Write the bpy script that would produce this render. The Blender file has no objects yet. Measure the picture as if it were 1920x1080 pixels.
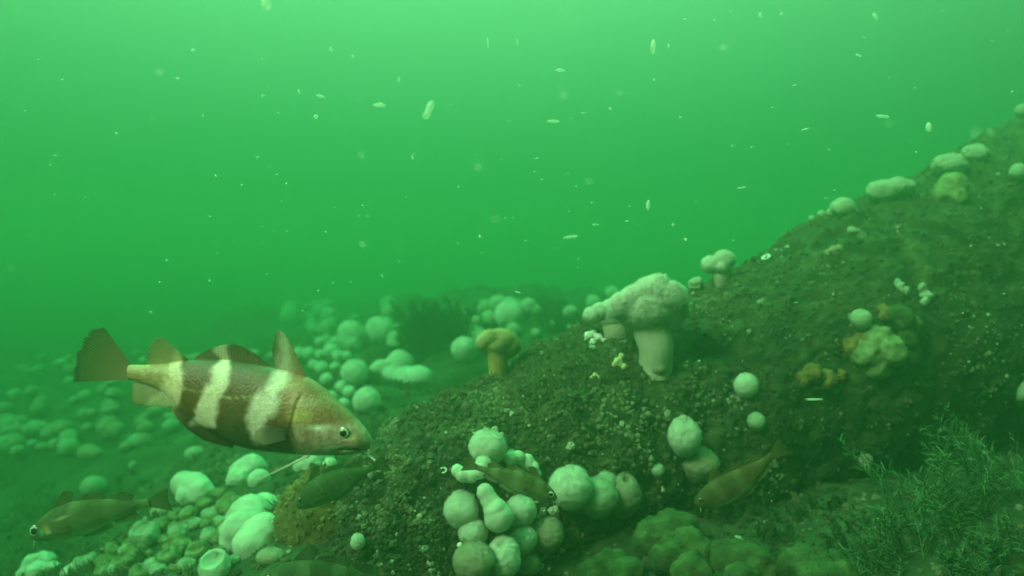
import bpy, math, random
import numpy as np
from mathutils import Vector
from mathutils.bvhtree import BVHTree

random.seed(7); RNG = np.random.default_rng(7)
SC = bpy.context.scene; COL = SC.collection
R = math.radians

# ------------------------------------------------------------------ camera
CAM_Z = 1.0
FPX = 1507.0                                   # focal length in pixels of the 1920 px wide photograph
cam_d = bpy.data.cameras.new('camera'); cam = bpy.data.objects.new('camera', cam_d); COL.objects.link(cam)
cam.location = (0, 0, CAM_Z); cam.rotation_euler = (R(90), 0, 0)
cam_d.sensor_width = 36; cam_d.lens = 36 * FPX / 1920
cam_d.clip_start = 0.01; cam_d.clip_end = 500
cam_d.dof.use_dof = True; cam_d.dof.focus_distance = 0.85; cam_d.dof.aperture_fstop = 5
SC.camera = cam

# ------------------------------------------------------------------ light: daylight filtered green by the water above
SUN_VEC = Vector((-0.60, -0.56, 0.74)).normalized()      # towards the sun
world = bpy.data.worlds.new('World'); SC.world = world; world.use_nodes = True
nt = world.node_tree; nt.nodes.clear()
N = nt.nodes.new; L = nt.links.new
out = N('ShaderNodeOutputWorld'); bg = N('ShaderNodeBackground'); sky = N('ShaderNodeTexSky')
sky.sky_type = 'NISHITA'; sky.sun_disc = False
sky.sun_elevation = math.asin(SUN_VEC.z); sky.sun_rotation = math.atan2(SUN_VEC.x, SUN_VEC.y)
bw = N('ShaderNodeRGBToBW'); L(sky.outputs[0], bw.inputs[0])
tc = N('ShaderNodeTexCoord'); sep = N('ShaderNodeSeparateXYZ'); L(tc.outputs['Generated'], sep.inputs[0])
ramp = N('ShaderNodeValToRGB'); L(sep.outputs['Z'], ramp.inputs[0])
cr = ramp.color_ramp
cr.elements[0].position = 0.0; cr.elements[0].color = (0.003, 0.025, 0.008, 1)
cr.elements[1].position = 0.9; cr.elements[1].color = (3.4, 19, 6.6, 1)
e = cr.elements.new(0.12); e.color = (0.042, 0.155, 0.070, 1)
e = cr.elements.new(0.36); e.color = (0.43, 0.80, 0.45, 1)
# sky light weighted by direction, brightest ahead and slightly left
dot = N('ShaderNodeVectorMath'); dot.operation = 'DOT_PRODUCT'; dot.inputs[1].default_value = (-0.16, 0.80, 0.58)
L(tc.outputs['Generated'], dot.inputs[0])
mr = N('ShaderNodeMapRange'); mr.inputs[1].default_value = -1; mr.inputs[2].default_value = 1
mr.inputs[3].default_value = 0.0; mr.inputs[4].default_value = 1.0; L(dot.outputs['Value'], mr.inputs[0])
m1 = N('ShaderNodeMath'); m1.operation = 'POWER'; m1.inputs[1].default_value = 0.25; L(bw.outputs[0], m1.inputs[0])
m2 = N('ShaderNodeMath'); m2.operation = 'MULTIPLY'; mp = N('ShaderNodeMath'); mp.operation = 'POWER'; mp.inputs[1].default_value = 4.0; L(mr.outputs[0], mp.inputs[0])
L(m1.outputs[0], m2.inputs[0]); L(mp.outputs[0], m2.inputs[1])
vm = N('ShaderNodeVectorMath'); vm.operation = 'SCALE'; L(ramp.outputs[0], vm.inputs[0]); L(m2.outputs[0], vm.inputs['Scale'])
vs = N('ShaderNodeVectorMath'); vs.operation = 'SCALE'; L(vm.outputs[0], vs.inputs[0]); vs.inputs['Scale'].default_value = 2.6
L(vs.outputs[0], bg.inputs[0]); bg.inputs[1].default_value = 0.15
L(bg.outputs[0], out.inputs[0])

sun_d = bpy.data.lights.new('sun', 'SUN'); sun = bpy.data.objects.new('sun', sun_d); COL.objects.link(sun)
sun_d.energy = 3.5; sun_d.angle = R(16); sun_d.color = (0.92, 0.96, 0.60)
sun.rotation_euler = SUN_VEC.to_track_quat('Z', 'Y').to_euler(); sun.location = SUN_VEC * 20

SC.view_settings.view_transform = 'Standard'; SC.view_settings.look = 'None'
SC.view_settings.gamma = 1; SC.view_settings.exposure = 0.56; SC.view_settings.use_curve_mapping = False
SC.render.engine = 'CYCLES'
cy = SC.cycles
cy.max_bounces = 6; cy.volume_bounces = 1; cy.diffuse_bounces = 3; cy.transparent_max_bounces = 12
cy.use_denoising = True; cy.filter_width = 1.6
cy.sample_clamp_indirect = 4

# ------------------------------------------------------------------ helpers
def hashn(ix, iy, iz, seed):
    h = (ix.astype(np.int64) * 374761393 + iy.astype(np.int64) * 668265263 + iz.astype(np.int64) * 2147483647 + seed * 974634777)
    h = (h ^ (h >> 13)) * 1274126177
    h = h ^ (h >> 16)
    return (h & 0xFFFF) / 32767.5 - 1.0

def vnoise(P, scale=1.0, seed=0):
    Q = np.asarray(P, float) * scale + 100.37
    I = np.floor(Q).astype(np.int64); F = Q - I; F = F * F * (3 - 2 * F)
    o = 0
    for a in (0, 1):
        for b in (0, 1):
            for c in (0, 1):
                w = (F[:, 0] if a else 1 - F[:, 0]) * (F[:, 1] if b else 1 - F[:, 1]) * (F[:, 2] if c else 1 - F[:, 2])
                o = o + w * hashn(I[:, 0] + a, I[:, 1] + b, I[:, 2] + c, seed)
    return o

def fbm(P, scale, octs=4, seed=0, gain=0.5):
    s = 0; a = 1.0
    for k in range(octs):
        s = s + a * vnoise(P, scale * 2 ** k, seed + k * 17); a *= gain
    return s

def P3(px, py, Y):
    """point at depth Y seen at a pixel of the photograph"""
    return np.array([(px - 960) / FPX * Y, Y, CAM_Z + (540 - py) / FPX * Y])

def mk(name, pieces, mat, parent=None, origin=None, smooth=True, colors=None, alpha=None):
    """pieces: list of (V, F); F an int array (n, 3 or 4). origin: world point the object sits at"""
    Vs, loops, starts, off, ls = [], [], [], 0, 0
    for V, F in pieces:
        V = np.asarray(V, float).reshape(-1, 3); F = np.asarray(F, int)
        Vs.append(V); loops.append((F + off).ravel()); k = F.shape[1]
        starts.append(ls + np.arange(F.shape[0]) * k); ls += F.size; off += len(V)
    V = np.concatenate(Vs); lo = np.concatenate(loops); st = np.concatenate(starts)
    if parent is not None: base = np.array(parent['_base'])
    elif origin is not None: base = np.asarray(origin, float)
    else: base = np.zeros(3)
    me = bpy.data.meshes.new(name)
    me.vertices.add(len(V)); me.vertices.foreach_set('co', (V - base).ravel())
    me.loops.add(len(lo)); me.loops.foreach_set('vertex_index', lo)
    me.polygons.add(len(st)); me.polygons.foreach_set('loop_start', st)
    me.update(calc_edges=True)
    me.polygons.foreach_set('use_smooth', np.full(len(st), smooth))
    if colors is not None:
        ca = me.color_attributes.new('tone', 'FLOAT_COLOR', 'POINT')
        C4 = np.ones((len(V), 4)); C4[:, :3] = colors
        if alpha is not None: C4[:, 3] = alpha
        ca.data.foreach_set('color', C4.ravel())
    me.validate(); me.materials.append(mat)
    o = bpy.data.objects.new(name, me); COL.objects.link(o)
    if parent is not None:
        o.parent = parent; o['_base'] = [float(x) for x in base]
    else:
        o.location = base; o['_base'] = [float(x) for x in base]
    return o

def thing(name, label, cat, loc, group=None):
    o = bpy.data.objects.new(name, None); COL.objects.link(o)
    o.location = [float(x) for x in loc]; o['_base'] = [float(x) for x in loc]; o.empty_display_size = .03
    return tag(o, label, cat, group)

def tag(o, label=None, cat=None, group=None, kind=None):
    if label: o['label'] = label
    if cat: o['category'] = cat
    if group: o['group'] = group
    if kind: o['kind'] = kind
    return o

def grid_faces(n, m, wrap=False):
    i = np.arange(n - 1)[:, None]; j = np.arange(m if wrap else m - 1)[None, :]
    j2 = (j + 1) % m
    return np.stack([i * m + j, (i + 1) * m + j, (i + 1) * m + j2, i * m + j2], -1).reshape(-1, 4)

def unit(v):
    v = np.asarray(v, float); return v / (np.linalg.norm(v) + 1e-12)

def frame(d):
    d = unit(d); a = np.array([0, 0, 1.]) if abs(d[2]) < .9 else np.array([1., 0, 0])
    x = unit(np.cross(a, d)); y = np.cross(d, x); return x, y, d

def tube(pts, rad, seg=10, cap=True):
    pts = np.asarray(pts, float); n = len(pts); rad = np.broadcast_to(rad, (n,)) if np.ndim(rad) <= 1 else rad
    T = np.gradient(pts, axis=0); V = []
    x0, _, _ = frame(T[0])
    for i in range(n):
        d = unit(T[i]); x0 = unit(x0 - d * np.dot(x0, d)); y0 = np.cross(d, x0)
        a = np.linspace(0, 2 * np.pi, seg, endpoint=False)
        V.append(pts[i] + rad[i] * (np.cos(a)[:, None] * x0 + np.sin(a)[:, None] * y0))
    return np.concatenate(V), grid_faces(n, seg, True)

def spline(keys, n):
    """Catmull-Rom through keys (k, d) -> (n, d)"""
    K = np.asarray(keys, float); K = K.reshape(len(K), -1)
    K = np.vstack([2 * K[0] - K[1], K, 2 * K[-1] - K[-2]])
    t = np.linspace(0, len(K) - 3 - 1e-6, n); i = t.astype(int); f = (t - i)[:, None]
    a, b, c, d = K[i], K[i + 1], K[i + 2], K[i + 3]
    return .5 * (2 * b + (c - a) * f + (2 * a - 5 * b + 4 * c - d) * f ** 2 + (3 * b - a - 3 * c + d) * f ** 3)

def sphere(c, r, seg=24, ring=14, sq=(1, 1, 1)):
    th = np.linspace(0.001, np.pi - .001, ring); ph = np.linspace(0, 2 * np.pi, seg, endpoint=False)
    T, Ph = np.meshgrid(th, ph, indexing='ij')
    V = np.stack([np.sin(T) * np.cos(Ph) * sq[0], np.sin(T) * np.sin(Ph) * sq[1], np.cos(T) * sq[2]], -1).reshape(-1, 3) * r + np.asarray(c)
    return V, grid_faces(ring, seg, True)

def normals(V, F):
    Nn = np.zeros_like(V); a, b, c = V[F[:, 0]], V[F[:, 1]], V[F[:, 2]]
    fn = np.cross(b - a, c - a)
    for k in range(F.shape[1]): np.add.at(Nn, F[:, k], fn)
    return Nn / (np.linalg.norm(Nn, axis=1, keepdims=True) + 1e-12)

def union(pieces, voxel, smooth=4):
    """voxel union of closed pieces; returns (V, F quads)"""
    o = mk('tmp', pieces, MAT['cream']); bpy.context.view_layer.update()
    m = o.modifiers.new('r', 'REMESH'); m.mode = 'VOXEL'; m.voxel_size = voxel
    s = o.modifiers.new('s', 'SMOOTH'); s.iterations = smooth; s.factor = .5
    dg = bpy.context.evaluated_depsgraph_get(); ev = o.evaluated_get(dg); me = ev.to_mesh()
    V = np.empty(len(me.vertices) * 3); me.vertices.foreach_get('co', V); V = V.reshape(-1, 3)
    F = np.empty(len(me.loops), int); me.loops.foreach_get('vertex_index', F); F = F.reshape(-1, 4)
    ev.to_mesh_clear(); me2 = o.data; bpy.data.objects.remove(o); bpy.data.meshes.remove(me2)
    return V, F

def fuzz(V, Nn, n, length, width, seed=0, up=0.0, rnd=.5):
    """n small three-sided tapering tentacles on a surface"""
    rg = np.random.default_rng(seed); idx = rg.integers(0, len(V), n)
    B = V[idx]; D = Nn[idx] + rg.normal(0, rnd, (n, 3)); D[:, 2] += up
    D /= np.linalg.norm(D, axis=1, keepdims=True)
    Ln = length * rg.uniform(.5, 1.3, n)[:, None]
    A = np.cross(D, rg.normal(0, 1, (n, 3))); A /= np.linalg.norm(A, axis=1, keepdims=True) + 1e-9
    C = np.cross(D, A); w = width * .5
    v0 = B + A * w - D * w; v1 = B + (-.5 * A + .87 * C) * w - D * w; v2 = B + (-.5 * A - .87 * C) * w - D * w
    tip = B + D * Ln
    Vv = np.stack([v0, v1, v2, tip], 1).reshape(-1, 3); k = np.arange(n)[:, None] * 4
    Ff = np.concatenate([k + [0, 1, 3], k + [1, 2, 3], k + [2, 0, 3]])
    return Vv, Ff

# ------------------------------------------------------------------ materials
MAT = {}
def material(name, base=None, rough=.7, tone=False, var=None, vscale=30, bump=0, bscale=200, spec=.3, trans=0, alpha=False, detail=5, metal=0):
    m = bpy.data.materials.new(name); m.use_nodes = True; t = m.node_tree; n = t.nodes; l = t.links
    p = n['Principled BSDF']; p.inputs['Roughness'].default_value = rough; p.inputs['Specular IOR Level'].default_value = spec
    p.inputs['Metallic'].default_value = metal
    co = n.new('ShaderNodeTexCoord'); src = None
    if tone:
        a = n.new('ShaderNodeAttribute'); a.attribute_name = 'tone'; src = a.outputs['Color']
    if var:
        nz = n.new('ShaderNodeTexNoise'); nz.inputs['Scale'].default_value = vscale; nz.inputs['Detail'].default_value = detail
        nz.inputs['Roughness'].default_value = .65
        l.new(co.outputs['Object'], nz.inputs[0])
        r = n.new('ShaderNodeValToRGB'); l.new(nz.outputs[0], r.inputs[0]); els = r.color_ramp.elements
        els[0].position = .28; els[0].color = (*var[0], 1); els[1].position = .72; els[1].color = (*var[-1], 1)
        for k, c in enumerate(var[1:-1]):
            e = els.new(.28 + .44 * (k + 1) / (len(var) - 1)); e.color = (*c, 1)
        if src is not None:
            mx = n.new('ShaderNodeMix'); mx.data_type = 'RGBA'; mx.blend_type = 'MULTIPLY'; mx.inputs[0].default_value = 1
            l.new(src, mx.inputs[6]); l.new(r.outputs[0], mx.inputs[7]); src = mx.outputs[2]
        else: src = r.outputs[0]
    if src is not None: l.new(src, p.inputs['Base Color'])
    else: p.inputs['Base Color'].default_value = (*base, 1)
    if bump:
        nb = n.new('ShaderNodeTexNoise'); nb.inputs['Scale'].default_value = bscale; nb.inputs['Detail'].default_value = 6
        nb.inputs['Roughness'].default_value = .7
        l.new(co.outputs['Object'], nb.inputs[0])
        b = n.new('ShaderNodeBump'); b.inputs['Strength'].default_value = bump; b.inputs['Distance'].default_value = .004
        l.new(nb.outputs[0], b.inputs['Height']); l.new(b.outputs[0], p.inputs['Normal'])
    if alpha:
        l.new(a.outputs['Alpha'], p.inputs['Alpha'])
    if trans:
        tr = n.new('ShaderNodeBsdfTranslucent'); ms = n.new('ShaderNodeMixShader'); ms.inputs[0].default_value = trans
        if src is not None: l.new(src, tr.inputs[0])
        else: tr.inputs[0].default_value = (*base, 1)
        l.new(p.outputs[0], ms.inputs[1]); l.new(tr.outputs[0], ms.inputs[2])
        l.new(ms.outputs[0], n['Material Output'].inputs[0])
    MAT[name] = m; return m

material('cream', var=[(.46, .45, .36), (.64, .63, .51), (.76, .75, .62)], vscale=18, trans=.25, bump=.25, bscale=260, rough=.8)
material('crown', var=[(.78, .78, .66), (.90, .89, .78), (.95, .94, .86)], vscale=30, trans=.5, rough=.9)
material('pale_green', var=[(.30, .34, .24), (.46, .50, .36)], vscale=20, trans=.2, bump=.3, bscale=200, rough=.8)
material('dim_tan', var=[(.24, .19, .13), (.42, .35, .25)], vscale=25, trans=.1, bump=.4, bscale=200, rough=.85)
material('column', var=[(.46, .37, .29), (.62, .52, .42)], vscale=14, trans=.2, bump=.2, bscale=120, rough=.6)
material('column_yellow', var=[(.42, .26, .08), (.62, .42, .16)], vscale=25, trans=.2, bump=.2, bscale=150, rough=.6)
material('yellow_crown', var=[(.58, .50, .24), (.76, .70, .40)], vscale=25, trans=.25, bump=.3, bscale=150, rough=.8)
material('moss_sponge', var=[(.14, .15, .06), (.24, .25, .12), (.36, .36, .20)], vscale=60, bump=.6, bscale=150, trans=.15, rough=.9)
material('orange_sponge', var=[(.10, .06, .018), (.20, .11, .035), (.30, .19, .08)], vscale=28, bump=.6, bscale=160, rough=.9)
material('yellow_sponge', var=[(.020, .025, .01), (.055, .068, .025), (.12, .13, .05)], vscale=34, bump=1, bscale=120, rough=.9)
material('squirt', var=[(.10, .12, .05), (.24, .26, .12), (.42, .44, .26)], vscale=70, trans=.2, bump=.3, bscale=200, rough=.6)
material('rock', var=[(.010, .011, .005), (.030, .028, .012), (.058, .052, .022), (.11, .115, .05)], vscale=26, bump=.9, bscale=140, rough=.95, detail=9)
material('brown_rock', var=[(.07, .045, .015), (.14, .085, .03), (.20, .12, .05)], vscale=10, bump=.8, bscale=110, rough=.95, detail=8)
material('seabed', var=[(.015, .018, .008), (.035, .04, .018), (.08, .085, .045)], vscale=9, bump=1, bscale=60, rough=1, detail=9)
material('crust', tone=True, rough=.8, var=[(.6, .6, .6), (1, 1, 1)], vscale=300)
material('turf', tone=True, rough=1, trans=.2, var=[(.6, .6, .6), (1, 1, 1)], vscale=40)
material('hydroid', tone=True, rough=.9, trans=.3)
material('weed', base=(.03, .03, .012), rough=1, trans=.15)
material('fleck', base=(.95, .86, .78), rough=.9, trans=.5)
material('shell', var=[(.55, .52, .45), (.85, .82, .75)], vscale=200, rough=.5)
material('fish_skin', tone=True, rough=.34, spec=.5, var=[(.80, .80, .80), (1.05, 1.05, 1.05)], vscale=160, bump=.25, bscale=420)
material('fish_dull', tone=True, rough=.62, spec=.25, var=[(.75, .75, .75), (1.1, 1.1, 1.1)], vscale=90, bump=.15, bscale=400, trans=.25)
material('fish_fin', tone=True, rough=.5, spec=.3, trans=.35, alpha=True)
material('iris', tone=True, rough=.2, spec=.8, metal=.2)
material('pupil', base=(.004, .005, .006), rough=.08, spec=.9)
material('filament', base=(.85, .72, .66), rough=.5, trans=.3)

_m = MAT['fleck'].node_tree; _o = _m.nodes['Material Output']; _src = _o.inputs[0].links[0].from_socket
_t = _m.nodes.new('ShaderNodeBsdfTransparent'); _x = _m.nodes.new('ShaderNodeMixShader'); _x.inputs[0].default_value = .55
_m.links.new(_src, _x.inputs[1]); _m.links.new(_t.outputs[0], _x.inputs[2]); _m.links.new(_x.outputs[0], _o.inputs[0])

_n = MAT['fish_skin'].node_tree; _v = _n.nodes.new('ShaderNodeTexVoronoi'); _v.inputs['Scale'].default_value = 520
_c = _n.nodes.new('ShaderNodeTexCoord'); _n.links.new(_c.outputs['Object'], _v.inputs['Vector'])
_b = _n.nodes.new('ShaderNodeBump'); _b.inputs['Strength'].default_value = .5; _b.inputs['Distance'].default_value = .0006
_old = [x for x in _n.nodes if x.type == 'BUMP' and x != _b][0]; _n.links.new(_v.outputs['Distance'], _b.inputs['Height']); _n.links.new(_old.outputs[0], _b.inputs['Normal'])
_n.links.new(_b.outputs[0], _n.nodes['Principled BSDF'].inputs['Normal'])

_m = MAT['fish_dull'].node_tree; _o = _m.nodes['Material Output']; _src = _o.inputs[0].links[0].from_socket      # young fish are glassy
_t = _m.nodes.new('ShaderNodeBsdfTransparent'); _x = _m.nodes.new('ShaderNodeMixShader'); _x.inputs[0].default_value = .22
_m.links.new(_src, _x.inputs[1]); _m.links.new(_t.outputs[0], _x.inputs[2]); _m.links.new(_x.outputs[0], _o.inputs[0])

# ------------------------------------------------------------------ seabed: one sheet
CTRL = []
def C(px, py, Y): p = P3(px, py, Y); CTRL.append((p[0], p[1], p[2]))
# left far slope
C(0, 1080, 2.0); C(60, 960, 2.5); C(0, 860, 3.1); C(60, 760, 3.7); C(0, 690, 4.6); C(0, 655, 6.5)
C(180, 930, 2.4); C(250, 860, 2.7); C(200, 780, 3.3); C(200, 700, 4.2); C(200, 655, 5.5); C(350, 870, 2.3)
C(400, 760, 3.0); C(400, 690, 3.6); C(400, 640, 4.6); C(600, 730, 2.5); C(560, 660, 3.2); C(560, 620, 4.3)
C(700, 760, 2.15); C(760, 740, 2.4); C(720, 650, 3.2); C(740, 590, 4.2); C(860, 690, 2.5); C(900, 590, 3.6); C(1000, 560, 4.2)
C(860, 570, 5.0); C(700, 578, 8); C(1000, 566, 8); C(300, 592, 9); C(860, 572, 6.5); C(1300, 566, 8); C(60, 610, 8); C(-200, 610, 8); C(500, 600, 6.5); C(1050, 590, 2.9); C(1100, 560, 3.8)
# near mound, lower left
C(60, 1110, 1.55); C(160, 1060, 1.5); C(300, 965, 1.52); C(420, 905, 1.55); C(520, 872, 1.5); C(620, 865, 1.4); C(250, 1080, 1.22)
C(400, 1000, 1.28); C(520, 980, 1.18); C(620, 960, 1.10); C(680, 1060, .98); C(520, 1090, .95); C(360, 1100, 1.02)
C(640, 830, 1.75); C(480, 830, 1.95)
C(760, 1110, .98); C(900, 1140, 1.0); C(1050, 1110, 1.0)
# lower right, in front of and under the ridge
C(1120, 1060, 1.02); C(1250, 1000, 1.08); C(1400, 985, 1.1); C(1550, 975, 1.1); C(1700, 985, 1.06); C(1850, 965, 1.05); C(1950, 940, 1.05)
C(1300, 1120, .88); C(1600, 1120, .85); C(1850, 1120, .85); C(1450, 930, 1.28); C(1700, 880, 1.35); C(1900, 850, 1.4)
C(2100, 900, 1.2); C(2200, 700, 1.6)
for (x, y, z) in [(1.6, 2.2, .75), (1.4, 3.2, .6), (.9, 2.6, .65), (.4, 2.0, .62), (0, .3, .35), (-.7, .4, .35), (.7, .35, .4), (-1.6, 1.2, .15), (0, -1, .2), (-2, -1, 0), (2, -1, .3), (2.2, .8, .6), (3, 3, .7), (3, 6, .7),  (-3, 4, .4), (-3, 2, .0), (-4, 6, .45), (4, 9, .7), (0, 12, .6), (5, 0, .3), (-5, 0, 0), (-5, 12, .4), (6, 12, .6)]:
    CTRL.append((x, y, z))
CT = np.array(CTRL)
_A = np.linalg.norm(CT[:, None, :2] - CT[None, :, :2], axis=2) - np.eye(len(CT)) * .02
_z0 = .4
_w = np.linalg.solve(_A, CT[:, 2] - _z0)
def ground_z(X, Y):
    P = np.stack([X.ravel(), Y.ravel()], 1); o = np.zeros(len(P))
    for s in range(0, len(P), 20000):
        o[s:s + 20000] = np.linalg.norm(P[s:s + 20000, None] - CT[None, :, :2], axis=2) @ _w
    far = np.clip((np.hypot(P[:, 0], P[:, 1] - 4) - 8) / 6, 0, 1)
    o = (o + _z0) * (1 - far) + .5 * far
    P0 = np.column_stack([P, np.zeros(len(P))])
    d = np.hypot(P[:, 0], P[:, 1]); k = np.clip(d / 3, .3, 1.6)
    o += .075 * k * fbm(P0, 1.9, 2, 3) + .030 * k * fbm(P0, 7, 3, 5) + .010 * fbm(P0, 30, 2, 9)
    return o.reshape(X.shape)

u = np.linspace(-1, 1, 460); xs = np.sign(u) * (1.7 * abs(u) + 28 * abs(u) ** 6)
v = np.linspace(0, 1, 520); ys = -3 + 3.6 * np.minimum(v / .1, 1) + 4.2 * np.clip((v - .1) / .9, 0, 1) ** 1.15 + 24 * np.clip((v - .1) / .9, 0, 1) ** 8
GX, GY = np.meshgrid(xs, ys, indexing='ij'); GZ = ground_z(GX, GY)
GV = np.stack([GX, GY, GZ], -1).reshape(-1, 3); GF = grid_faces(*GX.shape)[:, ::-1]
ground = mk('seabed', [(GV, GF)], MAT['seabed']); tag(ground, kind='structure')

# ------------------------------------------------------------------ the rock ridge
AX = spline([P3(690, 1240, 1.0), P3(830, 1015, 1.15), P3(1150, 880, 1.32), P3(1565, 690, 1.56), P3(2020, 478, 1.92), P3(2400, 330, 2.3)], 560)
RR = spline([.10, .185, .225, .262, .345, .37], 560)[:, 0]
seg = 420
Ta = np.gradient(AX, axis=0); Ta /= np.linalg.norm(Ta, axis=1, keepdims=True)
ang = np.linspace(0, 2 * np.pi, seg, endpoint=False)
sx = np.cross(Ta, [0, 0, 1.]); sx /= np.linalg.norm(sx, axis=1, keepdims=True); sy = np.cross(sx, Ta)
V = AX[:, None] + RR[:, None, None] * (np.cos(ang)[None, :, None] * sx[:, None] * .9 + np.sin(ang)[None, :, None] * sy[:, None])
V = V.reshape(-1, 3); F = grid_faces(560, seg, True)
Nn = normals(V, F)
if np.sum((V - np.repeat(AX, seg, 0)) * Nn) < 0: Nn = -Nn; F = F[:, ::-1]
disp = .014 * fbm(V, 4.0, 2, 21) + .009 * fbm(V, 12, 2, 22) + .006 * fbm(V, 40, 3, 23) - .012 * np.clip(.22 - abs(fbm(V, 5.5, 2, 28)), 0, 1) / .22 + .010 * np.clip(fbm(V, 22, 2, 29) - .35, 0, 1) + .0025 * fbm(V, 170, 2, 24)
RV = V + Nn * disp[:, None]; RF = F; RN = normals(RV, RF)
base = RV.mean(0); base[2] = RV[:, 2].min()
ridge = thing('rock_ridge', 'long rounded brown rock ridge crusted with barnacles, climbing to the upper right', 'rock', base)
mk('rock_face', [(RV, RF)], MAT['rock'], ridge)

BVH_R = BVHTree.FromPolygons([tuple(p) for p in RV.tolist()], [tuple(f) for f in RF.tolist()])
BVH_G = BVHTree.FromPolygons([tuple(p) for p in GV.tolist()], [tuple(f) for f in GF.tolist()])
CAMP = Vector((0, 0, CAM_Z))
def hit(px, py, which='both'):
    """surface point seen at a pixel; steps down the picture until something is met"""
    for k in range(0, 400, 3):
        d = Vector(((px - 960) / FPX, 1, (540 - py - k) / FPX)).normalized(); best = None
        for nm, b in (('r', BVH_R), ('g', BVH_G)):
            if which in ('both', nm):
                h = b.ray_cast(CAMP, d)
                if h[0] is not None and (best is None or h[3] < best[3]): best = h
        if best is not None and best[0].y < 9:
            n = best[1]; n = -n if n.dot(d) > 0 else n
            return np.array(best[0]), np.array(n)
    raise RuntimeError('no surface at %s %s' % (px, py))

# barnacles and grains on the ridge: nobody could count them
def crust(n, seed, RV, RN, face, big=1., pale=.05):
    rg = np.random.default_rng(seed); pf = pale
    idx = rg.choice(face, n); B = RV[idx]; D = RN[idx]
    A = np.cross(D, rg.normal(0, 1, (n, 3))); A /= np.linalg.norm(A, axis=1, keepdims=True); Cc = np.cross(D, A)
    cl = fbm(B, 7, 3, 77)
    r = rg.gamma(2.0, .00075, n) + .0006; r = big * np.minimum(r, .0055) * (1 + .3 * np.clip(cl, -.8, 1)); h = r * rg.uniform(.5, 1.3, n)
    a = np.linspace(0, 2 * np.pi, 6, endpoint=False); Vv = []
    for rr, hh in ((1.0, -.25), (.85, .55), (.45, 1.0), (.0, .7)):
        j = rg.uniform(.75, 1.25, (n, 6))
        ringv = B[:, None] + D[:, None] * (h * hh)[:, None, None] + (r * rr)[:, None, None] * j[..., None] * (np.cos(a)[None, :, None] * A[:, None] + np.sin(a)[None, :, None] * Cc[:, None])
        Vv.append(ringv)
    Vv = np.stack(Vv, 1)                       # n, 4, 6, 3
    F1 = grid_faces(4, 6, True); Ff = (np.arange(n)[:, None, None] * 24 + F1[None]).reshape(-1, 4)
    t = rg.random(n); t2 = rg.random(n)
    dark = np.array([.035, .027, .013]); mid = np.array([.12, .09, .05]); lite = np.array([.55, .48, .36])
    c = dark + (mid - dark) * (t2 ** 1.5)[:, None]
    pale = t > 1 - pf * np.clip(1 + 2.2 * fbm(B, 16, 2, 78), .15, 3.5); c[pale] = lite * rg.uniform(.3, 1.0, (pale.sum(), 1))
    c *= (1 + .55 * cl)[:, None]; pt = np.clip(fbm(B, 12, 3, 79) - .30, 0, .5)[:, None]; c = c + pt * np.array([.30, .26, .16])
    return Vv.reshape(-1, 3), Ff, np.clip(np.repeat(c, 24, 0), .01, .9)
cv, cf, cc = crust(42000, 5, RV, RN, np.where((RN @ unit((-.1, -1, .35)) > -.25) & (RV[:, 0] < 2.2))[0])
tag(mk('barnacle_crust', [(cv, cf)], MAT['crust'], ridge, colors=cc, smooth=False), kind='stuff')
def turf_on(V, Nn, sel, n, ln, wd, seed, cols):
    idx = np.where(sel)[0]; v, f = fuzz(V[idx], Nn[idx], n, ln, wd, seed, up=.4, rnd=.6)
    rg = np.random.default_rng(seed + 1); cb = np.array(cols)[rg.integers(0, len(cols), n)] * rg.uniform(.5, 1.4, (n, 1))
    return v, f, np.repeat(cb, 4, 0)
tv, tf, tcol = turf_on(RV, RN, (RN[:, 2] > .05) & (RV[:, 0] < 2.2) & (fbm(RV, 6, 2, 61) > -.1), 20000, .009, .0018, 31, [(.07, .06, .03), (.12, .12, .05), (.20, .17, .09)])
tag(mk('hydroid_turf', [(tv, tf)], MAT['turf'], ridge, colors=tcol), kind='stuff')

# turf over the seabed
GN = normals(GV, GF); GN[GN[:, 2] < 0] *= -1
dd = np.hypot(GV[:, 0], GV[:, 1])
cv, cf, cc = crust(16000, 6, GV, GN, np.where((GV[:, 1] > .6) & (dd < 2.2) & (abs(GV[:, 0]) < .75 * GV[:, 1] + .2))[0], 1.6, .02)
tag(mk('seabed_rubble', [(cv, cf)], MAT['crust'], colors=cc * .8, smooth=False), 'dark grains and shell bits scattered over the near seabed', 'rubble', kind='stuff')
selg = (GV[:, 1] > .5) & (dd < 5) & (abs(GV[:, 0]) < .75 * GV[:, 1] + .2) & (fbm(GV, 5, 3, 62) > .12) & ~((GV[:, 0] > .05) & (GV[:, 1] < 1.7))
tv, tf, tcol = turf_on(GV, GN, selg, 60000, .022, .005, 33, [(.03, .035, .015), (.06, .07, .03), (.11, .12, .06)])
tag(mk('seabed_turf', [(tv, tf)], MAT['turf'], colors=tcol), 'short dark turf and silt tufts covering the seabed', 'seabed turf', kind='stuff')

# ------------------------------------------------------------------ builders for soft animals
def blobby(V, F, amp, scale, seed):
    Nn = normals(V, F); c = V.mean(0)
    if np.sum((V - c) * Nn) < 0: Nn = -Nn; F = F[:, ::-1]
    V = V + Nn * (amp * fbm(V, scale, 3, seed))[:, None]
    return V, F, Nn

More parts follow.
